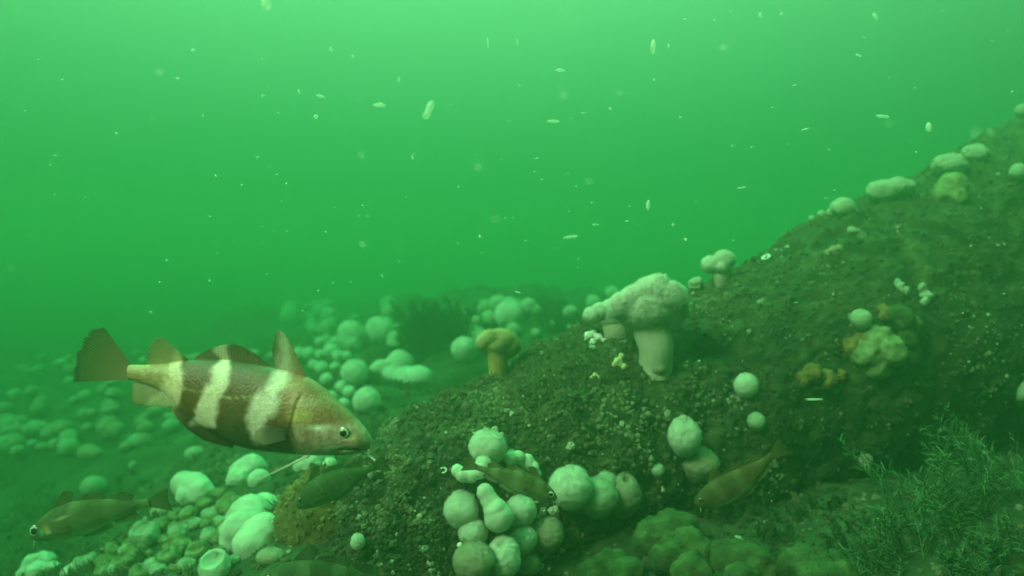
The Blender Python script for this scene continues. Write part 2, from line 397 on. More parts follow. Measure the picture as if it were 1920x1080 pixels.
def ball(name, label, cat, px, py, r, mat='cream', sq=(1, 1, 1), group=None, which='both', lift=.75, seed=None, fz=1, hole=False, dY=0, lump=.07):
    """closed anemone or similar: bulging sac that widens from a narrow foot; r in photograph pixels"""
    seed = seed or int(px * 7 + py)
    p, n = hit(px, py + r * .55, which)
    Y = p[1] - .3 * r / FPX * p[1] + dY; q = P3(px, py, Y); rr = r / FPX * Y
    c = q + np.array([0, -.15 * rr, 0])
    V, F = sphere((0, 0, 0), 1, 64, 40); rng0 = np.random.default_rng(seed).uniform(-1, 1, 3)
    V = V * np.array(sq); ax = unit(.6 * unit(p - c) + .4 * np.array([0, .3, -1.]))
    if r > 11 and not hole:                      # puckered mouth and faint folds of a closed anemone
        up0 = unit(np.array([rng0[0] * .5 - .1, -.55, .75])); t0 = V @ up0; x_, y_, _ = frame(up0); ph = np.arctan2(V @ y_, V @ x_)
        V = V - up0 * (.035 * np.exp(-((1 - t0) / .03)))[:, None]
        V = V * (1 + .014 * np.sin(ph * 11 + 3 * t0) * np.exp(-((t0 - .75) / .35) ** 2))[:, None]
    # narrow foot towards the surface
    t = V @ ax; k = np.clip(t, 0, 1); V = V * (1 - .35 * k[:, None] ** 1.5) + ax * (k ** 1.6)[:, None] * (.65)
    if hole:
        up = unit((-.15, -.55, .85)); tt = V @ up; V = V - up * (np.clip(tt - .72, 0, 1) * 1.9)[:, None]
    V = V * rr + c
    V, F, Nn = blobby(V, F, lump * rr, .8 / rr, seed); V, F, Nn = blobby(V, F, .030 * rr, 5 / rr, seed + 5)
    pc = [(V, F)]
    if fz: pc.append(fuzz(V, Nn, int(2600 * fz), .10 * rr, .020 * rr, seed))
    o = mk(name, pc, MAT[mat], origin=p); return tag(o, label, cat, group)

def lobes_mesh(parts, voxel, amp, scale, seed, fz=0, fl=.003, fw=.0012, smooth=4, rnd=.5):
    V, F = union(parts, voxel, smooth); V, F, Nn = blobby(V, F, amp, scale, seed); V, F, Nn = blobby(V, F, amp * .28, scale * 4.5, seed + 3)
    pc = [(V, F)]
    if fz: pc.append(fuzz(V, Nn, fz, fl, fw, seed, 0, rnd))
    return pc

def mound(name, label, cat, lst, mat, which='both', group=None, depth=.5, fz=1500, seed=1, amp=.12, dY=0, flat=(1, 1, 1), soft=8, gl=1, vx=7):
    """several overlapping lobes fused into one soft mass: lst of (px, py, r px)"""
    p0, _ = hit(*[sum(a[i] for a in lst) / len(lst) for i in (0, 1)], which)
    parts = []; rmin = 9
    for (px, py, r) in lst:
        r = r * gl
        p, n = hit(px, py + .2 * r, which); Y = p[1] + dY - depth * 0.0; rr = r / FPX * Y
        q = P3(px, py, Y - .15 * rr); rmin = min(rmin, rr)
        parts.append(sphere(q, rr, 24, 16, flat))
        parts.append(sphere((q + p) / 2, rr * .8, 20, 12))
    pc = lobes_mesh([(v_, f_) for v_, f_ in parts], max(rmin / vx, .0015), amp * rmin, 1.1 / rmin, seed, fz * 2, .10 * rmin, .02 * rmin, soft)
    return tag(mk(name, pc, MAT[mat], origin=p0), label, cat, group)

def anemone(name, label, base_px, top_px, cr, colr, crown='crown', col='column', n=7, which='both', seed=1, extra=(), group=None, squash=.75, dY=0, fz=2600, Yb=None):
    """plumose anemone: smooth column and a lobed, frilled crown of fine tentacles"""
    if Yb is None:
        p, nn = hit(*base_px, which); Y = p[1] + dY
    else: Y = Yb; p = P3(*base_px, Y)
    b = P3(*base_px, Y); t = P3(*top_px, Y); s = Y / FPX
    root = thing(name, label, 'sea anemone', b, group)
    rg = np.random.default_rng(seed)
    up = unit(t - b)
    keys = [b - up * .012 + np.array([0, .006, 0]), b + (t - b) * .3 + rg.normal(0, .03, 3) * cr * s, b + (t - b) * .7, t]
    pts = spline(keys, 26); f = np.linspace(0, 1, 26)
    rad = colr * s * (.80 + .16 * np.exp(-f * 9) + .38 * f ** 1.3)
    V, F = tube(pts, rad, 40)
    a = np.tile(np.linspace(0, 2 * np.pi, 40, endpoint=False), 26)
    cen = np.repeat(pts, 40, 0); V = cen + (V - cen) * (1 + .012 * np.sin(a * 13 + 2 * np.repeat(f, 40)) + .035 * fbm(V, .6 / (colr * s), 2, seed))[:, None]
    mk('column', [(V, F)], MAT[col], root)
    Rr = cr * s; parts = [sphere(t + up * .12 * Rr, Rr * .66, 28, 18, (1, 1, squash))]
    for k in range(n):
        a = 2 * np.pi * (k + rg.uniform(-.25, .25)) / n; d = Rr * rg.uniform(.52, .66); q = Rr * rg.uniform(.34, .46)
        parts.append(sphere(t + np.array([math.cos(a) * d, math.sin(a) * d * .8, rg.uniform(-.16, .12) * Rr]), q, 18, 12, (1, 1, .9)))
    for (px, py, r) in extra:
        parts.append(sphere(P3(px, py, Y + rg.uniform(-.2, .2) * r * s), r * s, 22, 14, (1.05, 1, .9)))
    V, F = union(parts, Rr / 26, 10)
    for am, sc_ in ((.04, 2.2), (.024, 5.5), (.014, 13)): V, F, Nn = blobby(V, F, am * Rr, sc_ / Rr, seed + int(sc_))
    pc = [(V, F), fuzz(V, Nn, fz * 6, .12 * Rr, .022 * Rr, seed, 0, .42)]
    low = (Nn[:, 2] < -.15)
    if low.any(): pc.append(fuzz(V[low], Nn[low], fz, .20 * Rr, .026 * Rr, seed + 1, -.5, .35))
    mk('tentacle_crown', pc, MAT[crown], root)
    return root

# ------------------------------------------------------------------ anemones on the ridge
anemone('plumose_anemone', 'largest pale plumose anemone, thick column under a wide drooping crown on the crest', (1228, 686), (1222, 592), 56, 36, n=0, seed=3,
        extra=[(1225, 553, 36), (1252, 560, 33), (1195, 565, 31), (1170, 574, 25), (1232, 539, 23), (1268, 573, 21), (1215, 582, 40), (1246, 588, 30), (1190, 590, 24), (1277, 585, 12), (1262, 604, 12)], which='r', fz=5200, squash=.8)
anemone('plumose_anemone', 'plumose anemone with a flat crown stretched left, beside the largest anemone', (1158, 630), (1152, 596), 30, 27, n=0, seed=5,
        extra=[(1110, 591, 15), (1126, 583, 16), (1146, 578, 18), (1163, 575, 19), (1178, 574, 19), (1150, 590, 20)], which='r', fz=2600, squash=.6)
anemone('plumose_anemone', 'small two-lobed plumose anemone with a pinkish column on the crest, uphill of the largest one', (1354, 528), (1350, 502), 26, 15, n=4, seed=8,
        extra=[(1334, 496, 17), (1358, 486, 18)], which='r', fz=1500)
anemone('plumose_anemone', 'yellow-green mushroom-shaped anemone on an orange stalk at the left foot of the ridge crest', (934, 694), (934, 652), 36, 20, 'yellow_crown', 'column_yellow', n=0, seed=11,
        extra=[(911, 642, 15), (922, 636, 18), (935, 640, 24), (948, 637, 19), (959, 646, 15), (918, 650, 13), (952, 655, 15)], which='r', fz=2200, squash=.7)
ball('closed_anemone', 'small brown closed anemone at the foot of the largest plumose anemone', 'sea anemone', 1233, 690, 17, 'dim_tan', which='r')
ball('closed_anemone', 'round white anemone alone on the middle of the dark rock face', 'sea anemone', 1398, 722, 23, which='r', fz=1.4)
ball('closed_anemone', 'dim greenish ball anemone just below the round white one on the rock face', 'sea anemone', 1417, 790, 17, 'pale_green', which='r')
ball('closed_anemone', 'tall cream anemone bulging over a browner one on the lower rock face', 'sea anemone', 1282, 818, 33, sq=(.95, .9, 1.12), which='r', fz=1.6)
ball('closed_anemone', 'brownish anemone tucked under the tall cream one on the lower rock face', 'sea anemone', 1311, 868, 36, 'dim_tan', sq=(1.05, .8, .8), which='r', dY=.01)
ball('closed_anemone', 'tiny pale anemone left of the brownish anemone low on the rock face', 'sea anemone', 1233, 882, 13, 'pale_green', which='r')
ball('closed_anemone', 'small oval white disc anemone on the rock at the lower left end of the ridge', 'sea anemone', 671, 1016, 15, sq=(.9, .7, 1.15))
ball('closed_anemone', 'bluish faint ball anemone on the shadowed rock beside the large sponge', 'sea anemone', 1613, 598, 19, 'pale_green', which='r')
ball('closed_anemone', 'very faint round anemone in the dark hollow at lower right', 'sea anemone', 1620, 862, 15, 'dim_tan')
ball('closed_anemone', 'pale anemone cut by the right edge of the picture, halfway down', 'sea anemone', 1915, 735, 24, 'pale_green')
ball('closed_anemone', 'pale round anemone near the right edge below the top of the ridge', 'sea anemone', 1908, 322, 15, 'pale_green', which='r')
ball('closed_anemone', 'pale green ball at the very top of the ridge by the right edge', 'sea anemone', 1916, 208, 13, 'pale_green', which='r')
for (px, py, r, lab) in [(1577, 380, 21, 'flattened pale anemone, lowest of the row along the upper crest'), (1652, 350, 24, 'left one of two joined pale domes on the upper crest'),
                         (1688, 341, 24, 'right one of two joined pale domes on the upper crest'), (1776, 300, 27, 'wide pale green dome on the upper crest, second from the top'),
                         (1826, 278, 22, 'faint small dome on the upper crest, nearest the dark rock knob')]:
    ball('closed_anemone', lab, 'sea anemone', px, py + 9, r, 'pale_green', sq=(1.2, .9, .78), which='r', lump=.2, group='closed anemones along the upper crest', fz=.6)
mound('sponge', 'long thin pale crust edging the crest above the ring-shaped animal', 'sponge', [(1540, 402, 8), (1558, 398, 8), (1578, 395, 9), (1522, 410, 6), (1596, 396, 8)], 'pale_green', 'r', seed=31)
mound('sponge', 'fuzzy yellow-green sponge patch high on the right of the ridge', 'sponge', [(1785, 352, 28), (1808, 358, 18), (1768, 366, 18), (1796, 372, 18)], 'moss_sponge', 'r', seed=32, amp=.2, fz=3500)
mound('sponge', 'large pale green sponge with a peaked top in the shade of the ridge', 'sponge', [(1642, 640, 30), (1660, 662, 34), (1625, 665, 30), (1640, 690, 26)], 'moss_sponge', 'r', seed=33, amp=.2, fz=3000)
mound('sponge', 'tan rounded sponge touching the upper right of the large shaded sponge', 'sponge', [(1690, 598, 26), (1706, 612, 24), (1675, 592, 20), (1700, 636, 20)], 'yellow_sponge', 'r', seed=34, amp=.2)
mound('sponge', 'low orange-brown sponge to the left of the large shaded sponge', 'sponge', [(1596, 650, 18), (1610, 640, 16)], 'orange_sponge', 'r', seed=39, amp=.25)
mound('sponge', 'orange-brown sponge lump to the upper left of the tan rounded sponge', 'sponge', [(1662, 590, 14), (1656, 580, 10)], 'orange_sponge', 'r', seed=40, amp=.25)
mound('sponge', 'low orange and yellow sponge patch right of the round white anemone', 'sponge', [(1525, 700, 20), (1550, 712, 20), (1505, 712, 15), (1575, 706, 14)], 'orange_sponge', 'r', seed=35, amp=.25)
mound('sponge', 'small bright yellow encrusting patch left of the foot of the largest anemone', 'sponge', [(1160, 678, 9), (1170, 688, 6), (1152, 684, 6), (1164, 668, 6)], 'yellow_crown', 'r', seed=36, amp=.35)
mound('sponge', 'tiny yellow speckled patch on the rock below the small funnel sponge', 'sponge', [(1115, 704, 6), (1122, 708, 5), (1109, 708, 4)], 'yellow_crown', 'r', seed=37, amp=.4)
mound('sponge', 'pale beige patch on the upper rock face under the ring-shaped animal', 'sponge', [(1562, 470, 9), (1574, 466, 7), (1553, 473, 6)], 'dim_tan', 'r', seed=38, amp=.35)
mound('sponge', 'small pale green tuft high on the rock face below the long pale crust', 'sponge', [(1598, 432, 8), (1606, 434, 6)], 'pale_green', 'r', seed=41, amp=.35)
mound('sponge', 'left of two faint bluish lacy tufts above the tan rounded sponge', 'sponge', [(1688, 538, 10), (1697, 546, 9), (1684, 532, 7)], 'pale_green', 'r', seed=42, amp=.4)
mound('sponge', 'right of two faint bluish lacy tufts above the tan rounded sponge', 'sponge', [(1730, 540, 9), (1738, 556, 11), (1734, 568, 8)], 'pale_green', 'r', seed=43, amp=.4)

def funnel(name, label, px, py, r, h, lean=(0, 0), mat='shell', which='r', cat='sponge'):
    p, n = hit(px, py + h, which); Y = p[1] - .004; s = Y / FPX; b = P3(px, py + h, Y); t = P3(px + lean[0], py, Y)
    f = np.linspace(0, 1, 14); pts = b + (t - b) * f[:, None]
    ro = r * s * (.32 + .68 * f ** 1.6); Vo, Fo = tube(pts, ro, 24); Vi, Fi = tube(pts, ro * .8, 24)
    a = np.tile(np.linspace(0, 2 * np.pi, 24, endpoint=False), 14); wv = (np.repeat(f, 24) ** 2 * np.sin(a * 3 + 1) * .25 * r * s)
    Vo[:, 2] += wv; Vi[:, 2] += wv
    k = 13 * 24; j = np.arange(24); rim = np.stack([k + j, k + (j + 1) % 24, k + (j + 1) % 24 + 336, k + j + 336], 1)
    V = np.concatenate([Vo, Vi]); return tag(mk(name, [(V, np.concatenate([Fo, Fi[:, ::-1] + 336, rim]))], MAT[mat], origin=b), label, cat)
mound('funnel_sponge', 'small white crumpled funnel-shaped sponge left of the largest anemone', 'sponge', [(1103, 630, 8), (1113, 627, 8), (1123, 632, 8), (1132, 638, 5), (1112, 642, 8), (1111, 652, 6)], 'shell', 'r', seed=46, amp=.3, fz=300)
mound('white_shell', 'small white broken shell on the crest between the largest and the two-lobed anemone', 'shell', [(1304, 530, 10), (1311, 528, 9), (1297, 532, 8)], 'pale_green', 'r', seed=44, amp=.3, fz=0)
def ring(label, px, py, r, which='r'):
    p, n = hit(px, py, which); Y = p[1]; s = Y / FPX; x, y, d = frame(n)
    a = np.linspace(0, 2 * np.pi, 30, endpoint=False); b = np.linspace(0, 2 * np.pi, 10, endpoint=False)
    A, B = np.meshgrid(a, b, indexing='ij'); rr = r * s; q = .3 * rr
    V = p + n * .3 * q + ((rr + q * np.cos(B))[..., None] * (np.cos(A)[..., None] * x + .8 * np.sin(A)[..., None] * y) + (q * np.sin(B))[..., None] * n)
    V = V.reshape(-1, 3); i = np.arange(30)[:, None]; j = np.arange(10)[None]
    F = np.stack([i * 10 + j, ((i + 1) % 30) * 10 + j, ((i + 1) % 30) * 10 + (j + 1) % 10, i * 10 + (j + 1) % 10], -1).reshape(-1, 4)
    V, F, _ = blobby(V, F, .1 * rr, 2 / rr, int(px)); return tag(mk('tube_worm', [(V, F)], MAT['shell'], origin=p), label, 'tube worm')
ring('ring-shaped white animal on the rock face just under the crest', 1437, 483, 8)
ring('curled white worm tube left of the curled anemone in the cluster', 831, 882, 6, 'both')
for (px, py, r, lab) in [(862, 1022, 5, 'leftmost of three tiny white beads under the left balls of the cluster'), (871, 1027, 4, 'middle one of three tiny white beads under the left balls of the cluster'), (879, 1024, 5, 'rightmost of three tiny white beads under the left balls of the cluster')]:
    ball('white_bead', lab, 'shell', px, py, r, 'shell', fz=0, dY=-.03)

# ------------------------------------------------------------------ the cluster low in the middle
G = 'anemones of the cluster low in the middle'
cx = [('top', 915, 838, 31, 'cream', 'large domed anemone on top of the middle cluster', (1.05, .9, .95)),
      ('b', 865, 955, 30, 'cream', 'round cream ball at the left side of the middle cluster', (1, .9, 1.05)),
      ('d', 975, 957, 27, 'cream', 'greenish ball in the heart of the middle cluster under the small fish', (1, .9, 1)),
      ('e', 886, 997, 25, 'cream', 'brownish anemone directly under the left cream ball of the cluster', (1, .9, .95)),
      ('f', 980, 1010, 24, 'cream', 'tan ball right of the bowling-pin anemone of the cluster', (1, .9, 1)),
      ('g', 1026, 1000, 27, 'dim_tan', 'dim tan ball at the right side of the lower cluster', (1, .9, 1.05)),
      ('h', 888, 1052, 34, 'dim_tan', 'large dim anemone at the bottom left of the cluster', (1.05, .9, 1)),
      ('i', 944, 1045, 31, 'cream', 'pale anemone at the bottom middle of the cluster', (.95, .9, 1.15)),
      ('j', 992, 1058, 20, 'dim_tan', 'small dim ball at the bottom right of the cluster', (1, .9, 1)),
      ('k', 1070, 912, 37, 'cream', 'bright green-white ball just right of the small fish', (1, .9, .98)),
      ('l', 1118, 930, 34, 'pale_green', 'soft green ball in the middle of the row right of the small fish', (1.05, .9, .95)),
      ('m', 1168, 926, 31, 'dim_tan', 'pear-shaped tan anemone ending the row right of the small fish', (1, .9, 1.15)),
      ('n', 1135, 905, 22, 'pale_green', 'smaller green ball behind the row right of the small fish', (1, .9, .9))]
for (_, px, py, r, m, lab, sq) in cx:
    r = r * 1.1
    ball('closed_anemone', lab, 'sea anemone', px, py, r, m, sq, G, 'r', fz=1.2, dY=(-.03 if _ in ('h', 'i') else 0))
mound('closed_anemone', 'curled cream anemone hooking out from the left of the middle cluster', 'sea anemone', [(857, 882, 12), (868, 891, 14), (884, 892, 14), (900, 884, 15), (906, 870, 16)], 'cream', 'r', G, seed=51, amp=.08, dY=-.02)
mound('closed_anemone', 'arched cream anemone with a fuzzy edge right of the domed top one', 'sea anemone', [(957, 860, 13), (972, 858, 14), (988, 865, 14), (1000, 877, 12), (1006, 888, 9)], 'cream', 'r', G, seed=52, amp=.1, dY=-.01)
mound('closed_anemone', 'cream anemone shaped like a bowling pin in the middle of the cluster', 'sea anemone', [(910, 923, 17), (918, 938, 18), (928, 955, 23), (935, 970, 28)], 'cream', 'r', G, seed=53, amp=.06, dY=-.03)

# ------------------------------------------------------------------ below the ridge, lower right
mound('sponge', 'large pale yellow-green sponge boulder with dark pores under the ridge', 'sponge', [(1230, 1010, 34), (1270, 1005, 36), (1290, 1040, 36), (1250, 1045, 28), (1300, 1080, 34)], 'yellow_sponge', 'g', seed=61, soft=30, vx=5, gl=1.3, amp=.25, dY=-.02)
mound('sponge', 'yellow-green sponge mound cut by the bottom edge, left of the pored one', 'sponge', [(1140, 1070, 32), (1170, 1085, 32), (1110, 1085, 26)], 'yellow_sponge', 'g', seed=62, soft=30, vx=5, gl=1.3, amp=.25)
mound('sponge', 'dim green rounded sponge right of the pored one under the ridge', 'sponge', [(1370, 1055, 42), (1425, 1070, 40), (1395, 1095, 36)], 'yellow_sponge', 'g', seed=63, soft=30, vx=5, gl=1.1, amp=.25)
mound('sponge', 'dark green lumpy sponge between the dim rounded one and the feathery bushes', 'sponge', [(1500, 1070, 44), (1560, 1080, 40), (1530, 1100, 40)], 'yellow_sponge', 'g', seed=64, soft=30, vx=5, gl=1.1, amp=.3)

def bush(name, label, cat, base_px, n, ln, lean, spread, cols, seed, group=None, mat='hydroid', w=.0009, which='both', dense=1.0, dY=0):
    """feathery tuft: curved stems, each with side branchlets that branch again"""
    rg = np.random.default_rng(seed); p, nn = hit(*base_px, which); p = p + np.array([0, dY, 0]); VV, FF, CC, off = [], [], [], 0
    def strip(pts, r):
        nonlocal off
        v, f = tube(pts, r, 3); VV.append(v); FF.append(f + off); off += len(v)
        c = np.array(cols[rg.integers(len(cols))]) * rg.uniform(.6, 1.4); CC.append(np.repeat(c[None], len(v), 0))
    for k in range(n):
        b = p + np.array([rg.uniform(-1, 1) * spread, rg.uniform(-1, 1) * spread * .6, -.004])
        d = unit(np.array(lean) + rg.normal(0, .30, 3)); l = ln * rg.uniform(.45, 1.15)
        side = unit(np.cross(d, rg.normal(0, 1, 3))); bend = side * l * rg.uniform(.05, .3)
        q = spline([b, b + d * l * .5 + bend * .3, b + d * l + bend], 9); strip(q, np.linspace(w * 1.3, w * .5, 9))
        m = int(14 * dense * l / ln) + 3
        for j in range(m):
            f = .18 + .8 * j / m; i = min(int(f * 8), 7); o = q[i] + (q[i + 1] - q[i]) * (f * 8 - i)
            dd_ = unit(.8 * d + (1 if j % 2 else -1) * np.cross(d, side) + .4 * rg.normal(0, 1, 3)); bl = l * .22 * (1.15 - f) + .004
            e2 = o + dd_ * bl; strip(np.array([o, (o + e2) / 2 + d * bl * .1, e2]), np.array([w * .7, w * .5, w * .25]))
            for h in range(2):
                o2 = o + (e2 - o) * rg.uniform(.3, .8); e3 = o2 + unit(dd_ + rg.normal(0, .7, 3)) * bl * .4
                strip(np.array([o2, e3]), np.array([w * .5, w * .2]))
    o = mk(name, [(np.concatenate(VV), np.concatenate(FF))], MAT[mat], origin=p, colors=np.concatenate(CC)); return tag(o, label, cat, group)
HC = [(.03, .05, .024), (.08, .13, .06), (.18, .27, .13)]
GB = 'feathery hydroid bushes in the lower right corner'
for i, (px, py, n, ln, lean, lab) in enumerate([
        (1690, 1050, 11, .115, (-.45, -.1, .9), 'feathery bush nearest the dark lumpy sponge at lower right'),
        (1770, 1010, 13, .135, (-.5, 0, .9), 'feathery bush with tall thin tips leaning left, middle of the lower right corner'),
        (1850, 970, 12, .14, (-.55, 0, .85), 'feathery bush with sparse long sprays above the middle one'),
        (1915, 935, 11, .13, (-.5, 0, .85), 'feathery bush highest on the slope, touching the right edge'),
        (1830, 1070, 22, .05, (-.3, -.1, .95), 'dense low feathery bush cut by the bottom edge near the corner'),
        (1910, 1040, 20, .055, (-.3, 0, .95), 'feathery bush filling the bottom right corner'),
        (1640, 1085, 18, .045, (-.25, 0, .95), 'short feathery bush cut by the bottom edge, leftmost of the bushes')]):
    bush('hydroid_bush', lab, 'hydroid', (px, py), n, ln, lean, .035, HC, 200 + i, GB, which='g', dense=2.2)

for i, (px, py) in enumerate([(1345, 975), (1420, 960), (1490, 975), (1560, 955), (1610, 990), (1460, 1010), (1590, 1035), (1340, 1040)]):
    bush('hydroid_bush', 'small dim tuft of feathery growth in the dark hollow under the ridge', 'hydroid', (px, py), 12, .030, (-.2, -.1, 1), .03, [(.03, .045, .02), (.06, .09, .04), (.10, .14, .07)], 300 + i, 'small tufts in the hollow under the ridge', which='g', dense=1.6)

# ------------------------------------------------------------------ behind the ridge
bush('seaweed_bush', 'dark bushy seaweed clump standing alone behind the ridge', 'seaweed', (815, 662), 150, .17, (0, 0, 1), .085, [(.02, .025, .01), (.04, .045, .018)], 77, mat='hydroid', w=.003, which='g', dense=1.6)
bush('seaweed_bush', 'low dark seaweed on the far side of the ridge crest, left of the largest anemone', 'seaweed', (1060, 618), 60, .07, (0, 0, 1), .07, [(.03, .035, .015), (.05, .06, .025)], 78, mat='hydroid', w=.002, dense=1.4)
GS = 'pale anemones on the seabed behind the ridge'
for (px, py, r, lab) in [(665, 700, 26, 'bright round anemone left of the big three-lobed one behind the fish'), (688, 752, 26, 'pale ball anemone close behind the head of the striped fish'),
                         (870, 655, 24, 'hazy round anemone left of the yellow mushroom-shaped one'), (660, 628, 27, 'faint round anemone far behind, left of a similar one'),
                         (712, 622, 28, 'faint round anemone far behind, right next to the dark seaweed clump'), (560, 665, 14, 'small pale ball at the tip of the striped fish\'s front fin'),
                         (1148, 550, 14, 'faint ball peeping above the left arm of the largest anemone'), (1112, 566, 14, 'small ball behind the crown of the left-leaning anemone'),
                         (955, 590, 28, 'very faint wide anemone in the haze above the mushroom-shaped one')]:
    ball('closed_anemone', lab, 'sea anemone', px, py, r, 'cream', which='g', group=GS, fz=.7)
mound('soft_coral', 'big three-lobed pale coral behind the ridge, right of the striped fish', 'soft coral', [(715, 695, 22), (750, 684, 28), (785, 712, 28), (762, 712, 26), (738, 712, 24)], 'cream', 'g', seed=71, amp=.08)
GK = 'small pale balls crowded above the head of the striped fish'
for (px, py, r) in [(578, 664, 13), (603, 690, 13), (588, 684, 10), (622, 660, 15), (635, 668, 12), (612, 712, 13), (640, 725, 12), (630, 690, 11), (650, 668, 10), (600, 665, 10), (655, 735, 12), (622, 745, 12), (645, 758, 12), (600, 640, 9), (628, 640, 9)]:
    ball('closed_anemone', 'small pale ball in the crowd of little balls behind the head of the striped fish', 'sea anemone', px, py, r, 'cream', which='g', group=GK, fz=.4)
GL = 'blurred pale lumps on the far slope at left'
rg = np.random.default_rng(4)
for k in range(120):
    f = rg.random() ** 1.3; py = 662 + 190 * f; px = rg.uniform(0, 560 - 330 * f); r = rg.uniform(6, 13) * (.8 + .8 * f)
    ball('closed_anemone', 'blurred green-white lump on the hazy far slope at left', 'sea anemone', px, py, r, ('pale_green', 'dim_tan', 'dim_tan')[k % 3], which='g', group=GL, fz=.2, sq=(rg.uniform(.9, 1.3), 1, rg.uniform(.7, 1)), lift=.3)
GM = 'faint far lumps on the hazy seabed behind the ridge'
for k in range(60):
    px = rg.uniform(540, 1090); py = rg.uniform(568, 650); r = rg.uniform(7, 20)
    ball('closed_anemone', 'faint far-off lump on the hazy seabed behind the ridge', 'sea anemone', px, py, r, 'pale_green', which='g', group=GM, fz=.2)

# ------------------------------------------------------------------ lower left mound
for (px, py, r, m, lab, sq) in [(178, 912, 22, 'pale_green', 'lone pale ball anemone above the small fish at lower left', (1.05, 1, .9)), (366, 850, 17, 'pale_green', 'small pale ball right under the belly of the striped fish', (1.1, 1, .8)),
                                (250, 873, 8, 'pale_green', 'tiny faint ball anemone left of the striped fish\'s belly', (1, 1, 1)), (405, 1062, 29, 'cream', 'pale ring-shaped anemone with a hollow centre at the bottom edge', (1, 1, 1.1)),
                                (508, 1043, 22, 'dim_tan', 'dim grey-green ball right under the largest pale mass at lower left', (1.2, 1, .8)), (430, 1000, 24, 'squirt', 'yellow-green ball touching the left of the largest pale mass', (1, 1, 1)),
                                (697, 888, 9, 'dim_tan', 'tiny oval beige animal at the left end of the ridge below the snout', (.8, 1, 1.5))]:
    ball('closed_anemone', lab, 'sea anemone', px, py, r, m, sq, hole=(px == 405), fz=.8)
mound('soft_coral', 'fan-shaped pale coral on a short neck at the top of the lower left mound', 'soft coral', [(345, 908, 20), (365, 912, 22), (378, 922, 20), (350, 930, 16)], 'cream', 'g', seed=81, soft=18, gl=1.22, amp=.1)
mound('soft_coral', 'pale block-shaped coral under the middle of the striped fish', 'soft coral', [(458, 888, 24), (474, 882, 24), (446, 900, 18), (485, 900, 18)], 'cream', 'g', seed=82, soft=18, gl=1.22, amp=.12)
mound('soft_coral', 'largest pale mass of soft coral on the lower left mound', 'soft coral', [(470, 975, 34), (492, 965, 30), (460, 1000, 34), (492, 1005, 32), (478, 1022, 30)], 'cream', 'g', seed=83, soft=18, gl=1.35, amp=.1, fz=3000)
mound('soft_coral', 'small pale lump at the tail end of the small fish at lower left', 'soft coral', [(296, 952, 12), (308, 956, 12), (290, 962, 9)], 'pale_green', 'g', seed=84, amp=.15)
mound('soft_coral', 'angular pale plate of coral in the bottom left corner', 'soft coral', [(62, 1062, 18), (85, 1056, 18), (100, 1068, 14), (72, 1075, 18), (48, 1075, 12)], 'cream', 'g', seed=85, soft=18, gl=1.22, amp=.2)
mound('soft_coral', 'narrow pale lump right of the plate in the bottom left corner', 'soft coral', [(140, 1070, 14), (150, 1062, 11), (128, 1078, 12)], 'cream', 'g', seed=86, soft=18, gl=1.22, amp=.15)
mound('soft_coral', 'pale shelf of coral behind the throat of the striped fish', 'soft coral', [(585, 868, 18), (605, 864, 18), (568, 874, 14), (618, 872, 12)], 'cream', 'g', seed=87, soft=18, gl=1.22, amp=.15)
GQ = 'yellow-green sea squirts crowding the lower left mound'
rg = np.random.default_rng(12)
pts_ = [(275, 1000, 26), (250, 1020, 18), (232, 1052, 20), (300, 985, 16), (318, 1045, 20), (375, 1035, 22), (350, 1060, 16), (395, 965, 14), (385, 945, 15), (412, 925, 14), (340, 990, 15), (430, 935, 13), (290, 1060, 16), (440, 1050, 12), (330, 965, 12), (262, 1075, 16), (365, 985, 14), (395, 1005, 16), (210, 1025, 12), (195, 1070, 15), (312, 1012, 14)]
for k in range(70):
    f = rg.random(); px = 180 + 260 * f + rg.uniform(-40, 40); py = 1050 - 125 * f + rg.uniform(0, 90); pts_.append((px, py, rg.uniform(5, 16)))
for (px, py, r) in pts_:
    ball('sea_squirt', 'yellow-green sea squirt lump in the crowd on the lower left mound', 'sea squirt', px, py, r, ('squirt', 'moss_sponge', 'pale_green')[int(px) % 3], which='g', group=GQ, fz=1.5, hole=(r > 18), lump=.26, sq=(1.1, 1, .9))
# brown boulder between the mound and the ridge
V, F = sphere((0, 0, 0), 1, 110, 70, (.074, .055, .080)); V += P3(615, 995, 1.07)
V, F, Nn = blobby(V, F, .010, 16, 5); V, F, Nn = blobby(V, F, .003, 90, 6)
bl = thing('brown_boulder', 'smooth reddish-brown boulder under the head of the striped fish', 'rock', P3(615, 1100, 1.07))
mk('rock_face', [(V, F)], MAT['brown_rock'], bl)
cv, cf, cc = crust(2500, 8, V, Nn, np.arange(len(V)), .8, .01)
tag(mk('barnacle_crust', [(cv, cf)], MAT['crust'], bl, colors=cc * np.array([1.5, 1.2, .8]), smooth=False), kind='stuff')

